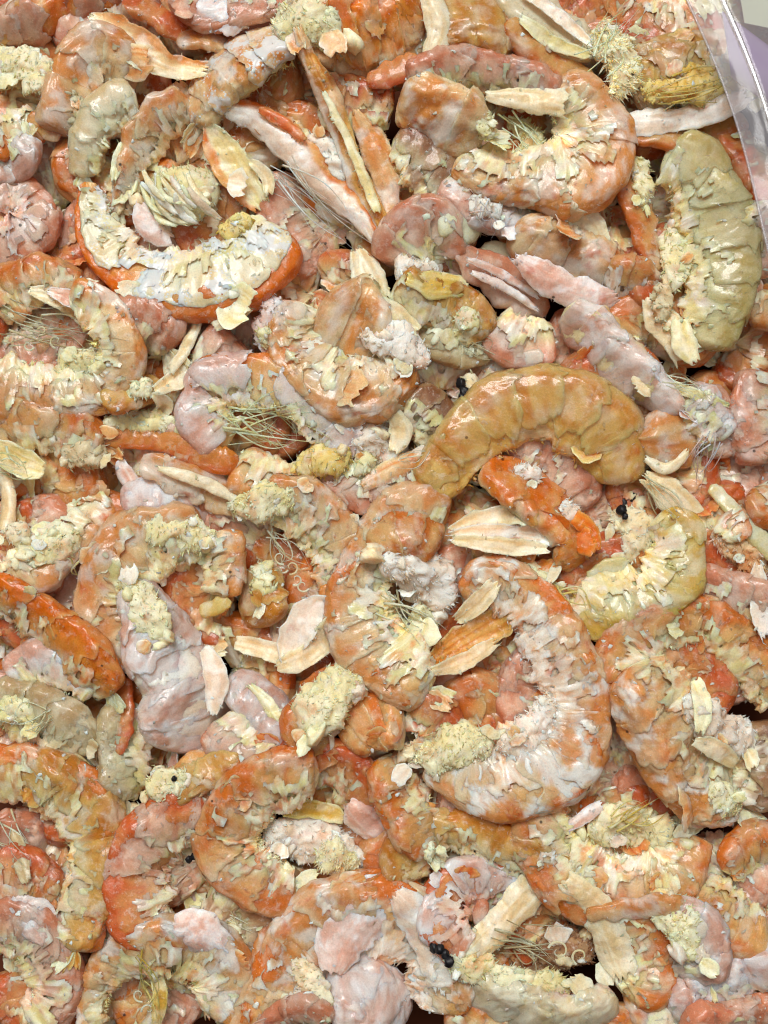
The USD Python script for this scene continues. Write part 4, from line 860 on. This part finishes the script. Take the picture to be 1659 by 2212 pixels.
T(5, SH, 'smooth salmon-red shrimp bent like a hook, with a dark eye at its bend', B('450,1755,46 370,1768,62 305,1830,70 285,1910,72 308,1995,62 375,2035,30', 'pk', 4, roll=25, bloom=.35, fpal='rd', vent=.3, flk=.3, film=.3), E('408,1857,8 420,1850,7 433,1849,6', -2))
T(6, SH, 'orange shrimp curled tightly round a white crumbly head that points away', B('690,1665,46 575,1685,68 512,1755,62 500,1840,64 560,1905,62 640,1915,34', 'or', 6, roll=18), C('595,1800,48 670,1810,60 735,1845,46 780,1865,24', 'wh'), C('700,1845,40 760,1860,28', 'yg', fuzz=2), L('612,1750,14 690,1748,24 745,1768,13', 'ye', .25))
T(6, FL, 'lilac-white domed shell flake between the tightly curled shrimp and the bright orange tip', L('752,1735,12 785,1765,42 822,1805,28', 'wl', -.4, ridge=.25))
T(6, SH, 'shrimp with a lilac-white hump and yellow legs at the bottom edge', B('195,2240,28 212,2120,34 275,2058,50 365,2035,62 440,2052,72 490,2115,62 470,2200,66', 'pe', 6, roll=20, bloom=1.4), L('375,2010,30 430,2020,50 480,2060,34', 'wl', -.4, ridge=.2, name='shell_flake'), L('335,2090,11 345,2150,17 335,2225,12', 'ye', .2), K('300,2150,18,60 320,2180,16,160', 'cr'), H('310,2080 330,2200', 9, 34, 'ye', 4, 20, name='swimming_leg'))
T(6, SH, 'very large peach shrimp at the bottom edge under broad white plates', B('960,2190,50 945,2070,74 860,1985,84 735,1990,92 635,2075,92 580,2240,84', 'pe', 7, roll=20, vent=1.3, fpal='or', vpal='wh', bloom=1.3), B('700,2140,60 790,2150,90 850,2230,80', 'wl', 3, roll=50), L('720,2100,24 742,2030,62 800,1960,66 850,1915,30', 'wl', -.3, ridge=.12, name='shell_plate'), L('855,1930,20 900,1985,44 935,2060,42 950,2140,24', 'wh', -.35, ridge=.15, name='shell_plate'), C('650,2150,26 690,2180,30', 'wh'), B('570,2225,30 650,2180,40 720,2205,34', 'pk', 3, roll=40), C('640,2080,26 680,2130,30 700,2190,24', 'cr', sink=.5))
T(6, SH, 'bright orange shrimp tip with a white crumbly end, below the white-headed curl', B('815,1640,36 850,1705,56 892,1780,58 930,1842,32', 'or', 4, roll=40, bloom=1.2, fpal='vi'), C('920,1835,24', 'yg', sink=.5))
T(6, SH, 'lilac-white round-backed shrimp with a rusty centre beside the hollow carapace', B('1000,2065,36 952,1995,46 965,1925,46 1025,1892,44 1095,1908,40 1115,1950,26', 'wl', 6, roll=15, bloom=1.4, vpal='pk', fpal='rd'), B('1020,1970,30 1055,1975,34', 'pk', 0, vent=0))
T(7, HD, 'hollow pale carapace with curled legs inside its opening and a black eye at its tip', B('1010,2120,44 1100,2165,58 1220,2190,60 1330,2150,50', 'cr', 4, roll=50, vpal='wl'), C('1110,2050,46 1200,2050,56 1260,2050,50', 'br', sink=.6, add=-10), L('985,2085,22 1060,2020,34 1130,1945,40 1200,1900,40 1280,1900,26', 'cr', -.35, name='carapace_side'), L('1215,1905,30 1275,1955,42 1325,2040,46 1350,2110,28', 'cr', -.3, ridge=.5, name='carapace_side'), C('975,2070,28 1040,2100,36 1120,2120,36 1230,2130,30', 'yg'), K('1205,2055,27,200 1255,2065,20,120', 'cr', 3.2, 1.1, add=22), H('1100,2030 1200,2060', 18, 44, 'gy', 3, 28, name='swimming_leg'), E('938,2046,12 950,2050,10 962,2062,9 970,2078,12', 3))
T(6, HD, 'yellow-green crumbly shrimp head beside the hollow carapace, near the corner', B('1420,2000,50 1470,1985,62 1510,2060,72 1520,2120,46', 'wl', 3, roll=40, vpal='yg'), C('1430,1975,40 1490,1990,54 1490,2050,48', 'yg', fuzz=1.6))
T(7, PC, 'flat peach splinter between the yellow-legged shrimp and the hollow carapace', B('1265,1978,16 1340,1965,24 1420,1955,26 1478,1945,10', 'pe', 0, vent=0, roll=20))
T(7, SH, 'large arched orange and white shrimp at the right edge', B('1345,1480,70 1340,1410,52 1430,1345,56 1530,1345,50 1610,1415,50 1690,1510,50', 'or', 6, roll=20, bloom=.8), B('1360,1440,56 1400,1520,96 1450,1620,98 1520,1705,84 1590,1755,34', 'pe', 5, roll=40, bloom=1.3, vpal='yg'), C('1530,1720,46 1585,1735,32', 'yg', fuzz=1.6), C('1490,1520,36 1560,1580,50 1610,1600,40', 'wh'), L('1500,1470,12 1520,1530,22 1510,1580,12', 'yg', .2), L('1500,1600,12 1550,1620,22 1592,1650,12', 'cr', .2))
T(8, FE, 'yellow-white stick lying over the right edge above the arched shrimp', B('1535,1048,13 1590,1110,18 1660,1185,22 1720,1230,20', 'cr', 0, vent=0, fuzz=.3, flk=.2, fpal='yg', lump=.5))
T(5, HD, 'small frayed head with black eyes in the shaded hollow beside the smooth white stick', C('1012,815,20 1024,852,18', 'cr'), E('996,828,11 1003,846,12 998,858,8'))
# ---------------------------------------------------------------- the setting below the heap
def plain(name, label, V, F, col, rough=.5):
    n = len(V)
    mt = usdkit.material(stage, '/World/Looks/' + name, {'g': ('geometry', {}), 'n': ('noise_texture', {'scale': 900.0, 'detail': 4.0}), 'b': ('bump', {'strength': .3, 'distance': .0002}),
        'p': ('principled_bsdf', {'base_color': tuple(lin(col)), 'roughness': .95, 'specular_ior_level': .08})}, [('g.position', 'n.vector'), ('n.fac', 'b.height'), ('b.normal', 'p.normal')], surface='p.BSDF')
    m = usdkit.mesh(stage, '/World/' + name, (np.asarray(V, float) * S, np.asarray(F)), mt)
    m.GetPrim().SetCustomDataByKey('kind', 'structure'); m.GetPrim().SetCustomDataByKey('label', label); m.GetPrim().SetCustomDataByKey('category', 'tray')
q = 2600
plain('ground', 'dark reddish tray under the heap', [(-q, -q, -380), (q, -q, -380), (q, q, -380), (-q, q, -380)], [[0, 1, 2], [0, 2, 3]], (92, 50, 34))

# ---------------------------------------------------------------- the buried layer that shows in the gaps: copies of three shrimp
rng = np.random.RandomState(11)
protos = []
BUR = ['rusty red dried shrimp buried in a shaded gap under the top layer', 'salmon pink dried shrimp buried in a shaded gap under the top layer', 'orange dried shrimp buried in a shaded gap under the top layer']
spots = [(x + rng.uniform(-40, 40), y + rng.uniform(-40, 40)) for y in range(-90, 2330, 140) for x in range(-40, 1760, 135)]
spots += [(x + rng.uniform(-30, 30), y + rng.uniform(-30, 30)) for y in range(-100, 2340, 90) for x in range(-90, 1790, 84)]
for shape, pal in (('-90,30,60 -50,-40,72 30,-50,76 75,10,66 20,60,50', 'rd'), ('-110,-10,50 -30,20,84 50,10,84 115,-30,50', 'pk'), ('-60,60,56 -80,-10,70 -10,-60,72 60,-30,72 60,50,54', 'or')):
    protos.append((shape, pal))
BURIED = []
for i, (sx, sy) in enumerate(spots):
    current[0] = -(i + 1)
    R = 68
    z = (-190 if i < 234 else -228) + rng.uniform(-25, 25) + float(hollow(sx, sy))
    press([sx], [sy], [z], [R], [50])
    BURIED.append((sx, sy, z, rng.uniform(0, 360), i % 3))

LIST.sort(key=lambda a: (a[0], a[1]))
for i, (lv, k, name, label, comps) in enumerate(LIST):
    current[0] = i + 1
    build(name, label, comps, zlib.crc32(label.encode()) % 100000)

seen = {-int(v): c for v, c in zip(*np.unique(IDS[(GX > 0) & (GX < 1659) & (GY > 0) & (GY < 2212)], return_counts=True)) if v < 0}
first = {}
nb = 0
for i, (sx, sy, z, rot, kind) in enumerate(BURIED):
    if seen.get(i + 1, 0) < 6:
        continue
    nb += 1
    pos = lift(np.array([sx]), np.array([sy]), np.array([z]))[0] * S
    path = numbered('/World', 'buried_shrimp')
    x = UsdGeom.Xform.Define(stage, path)
    x.AddTranslateOp().Set(Gf.Vec3d(*pos)); x.AddRotateZOp().Set(rot)
    p = x.GetPrim()
    if kind not in first:
        first[kind] = path
        shape, pal = protos[kind]
        sh = pts(shape); sh[:, 0] += 829.5; sh[:, 1] += 1106
        keepHF = HF.copy(); HF[:] = -45
        b = B(' '.join(f'{a},{b_},{c}' for a, b_, c in sh), pal, 5, roll=25, bloom=.5, fuzz=.6)(np.random.RandomState(kind + 5))
        HF[:] = keepHF
        for nm, V, F, Kc, mat, kd in b:
            m = put(numbered(path, nm), V, F, Kc, mat)
            if kd:
                m.GetPrim().SetCustomDataByKey('kind', kd)
    else:
        p.GetReferences().AddInternalReference(Sdf.Path(first[kind])); p.SetInstanceable(True)
    p.SetCustomDataByKey('label', BUR[kind]); p.SetCustomDataByKey('category', 'shrimp'); p.SetCustomDataByKey('group', ('rusty', 'salmon pink', 'orange')[kind] + ' shrimp buried under the top layer')
print('things', len(LIST), 'buried', nb, 'triangles', ntri, 'height', HF.min(), HF.max())

# ---------------------------------------------------------------- the clear plastic bag folded over the corner, and what lies beyond the heap there
def smoothmesh(path, P, col, rough, label=None, cat=None):
    n, m = P.shape[:2]
    V, F, K_ = sheet(P, np.ones(P.shape), 3.0)
    mt = usdkit.material(stage, '/World/Looks/' + path.rpartition('/')[2], {'p': ('principled_bsdf', {'base_color': tuple(lin(col)), 'roughness': rough, 'coat_weight': .3})}, [], surface='p.BSDF')
    me = usdkit.mesh(stage, path, (V * S, F), mt, smooth=35)
    if label:
        p = me.GetPrim(); p.SetCustomDataByKey('label', label); p.SetCustomDataByKey('category', cat)
    return me
tt = np.linspace(0, 1, 40)[:, None]; vv = np.linspace(0, 1, 26)[None]
# purple rim of the basin, a rounded lip running down the right edge
cx, cy = 1570 + 400 * tt, 95 + 300 * tt
a = np.pi * (vv - .0)
P = lift(cx - 10 * np.cos(a) + 0 * tt, cy - 70 * np.cos(a) + 0 * tt, 0 + 34 * np.sin(a) + 0 * tt)
smoothmesh('/World/basin_rim', P, (150, 122, 172), .35, 'purple rounded basin rim seen through the clear plastic film', 'basin')
P = lift(1548 + 640 * vv + 60 * tt, -320 + 370 * tt + 130 * vv, 2 + 10 * np.sin(3 * vv) + 0 * tt)
smoothmesh('/World/paper_sheet', P, (206, 214, 186), .6, 'pale green-white sheet in the corner beyond the purple rim', 'paper')
film = usdkit.material(stage, '/World/Looks/clear_film', {
    't': ('transparent_bsdf', {'color': (.97, .97, .98)}), 'd': ('diffuse_bsdf', {'color': (.82, .80, .86)}), 'g': ('glossy_bsdf', {'color': (1, 1, 1), 'roughness': .08}),
    'f': ('fresnel', {'IOR': 1.3}), 'm1': ('mix_closure', {'fac': .26}), 'm2': ('mix_closure', {})},
    [('t.BSDF', 'm1.closure1'), ('d.BSDF', 'm1.closure2'), ('m1.closure', 'm2.closure1'), ('g.BSDF', 'm2.closure2'), ('f.fac', 'm2.fac')], surface='m2.closure')
tt = np.linspace(0, 1.4, 90)[:, None]; vv = np.linspace(0, 1, 80)[None]
ex, ey = 1465 + 175 * tt + 20 * np.sin(tt * 3.1), -40 + 500 * tt          # free edge of the film
rx, ry = ex + 62 + 6 * np.sin(tt * 5), ey - 24                            # crest of the fold
w = vv * 900
x = ex + w * .93; y = ey - w * .36
d = w - 66
z = 46 + 100 * tt - np.sqrt(d ** 2 * .10 + 14) * np.where(d < 0, 1.0, .25) - 4 * np.sin(w / 23 + 4 * tt) * (d > 10)
z = z + 5 * (fb(np.stack([x / 60, y / 60, 0 * x], -1), 2) - .5)
P = lift(x, y, z)
V = P.reshape(-1, 3); F = facing(V, gridfaces(*P.shape[:2]), np.tile([0, 0, 1.0], (len(V), 1)))
bag = UsdGeom.Xform.Define(stage, '/World/plastic_bag')
p = bag.GetPrim(); p.SetCustomDataByKey('label', 'clear plastic bag film folded over the top corner of the heap'); p.SetCustomDataByKey('category', 'plastic bag')
usdkit.mesh(stage, '/World/plastic_bag/film', (V * S, F), film, smooth=True)
hem = []
ii = np.arange(90)
hem = tubemesh(P[:, 0], np.full(90, 2.6), 'wl', 0, 8)
usdkit.mesh(stage, '/World/plastic_bag/hem', (hem[0] * S, hem[1]), film, smooth=True)
fold = usdkit.material(stage, '/World/Looks/film_fold', {'t': ('transparent_bsdf', {'color': (.97, .97, .98)}), 'g': ('glossy_bsdf', {'color': (1, 1, 1), 'roughness': .22}), 'm': ('mix_closure', {'fac': .42})},
    [('t.BSDF', 'm.closure1'), ('g.BSDF', 'm.closure2')], surface='m.closure')
jc = int(np.argmin(np.abs(vv[0] * 900 - 66)))
fv_ = tubemesh(P[:, jc] + [0, 0, 3.0], 5 + 1.5 * np.sin(np.linspace(0, 9, 90)), 'wl', 0, 14)
usdkit.mesh(stage, '/World/plastic_bag/fold', (fv_[0] * S, fv_[1]), fold, smooth=True)
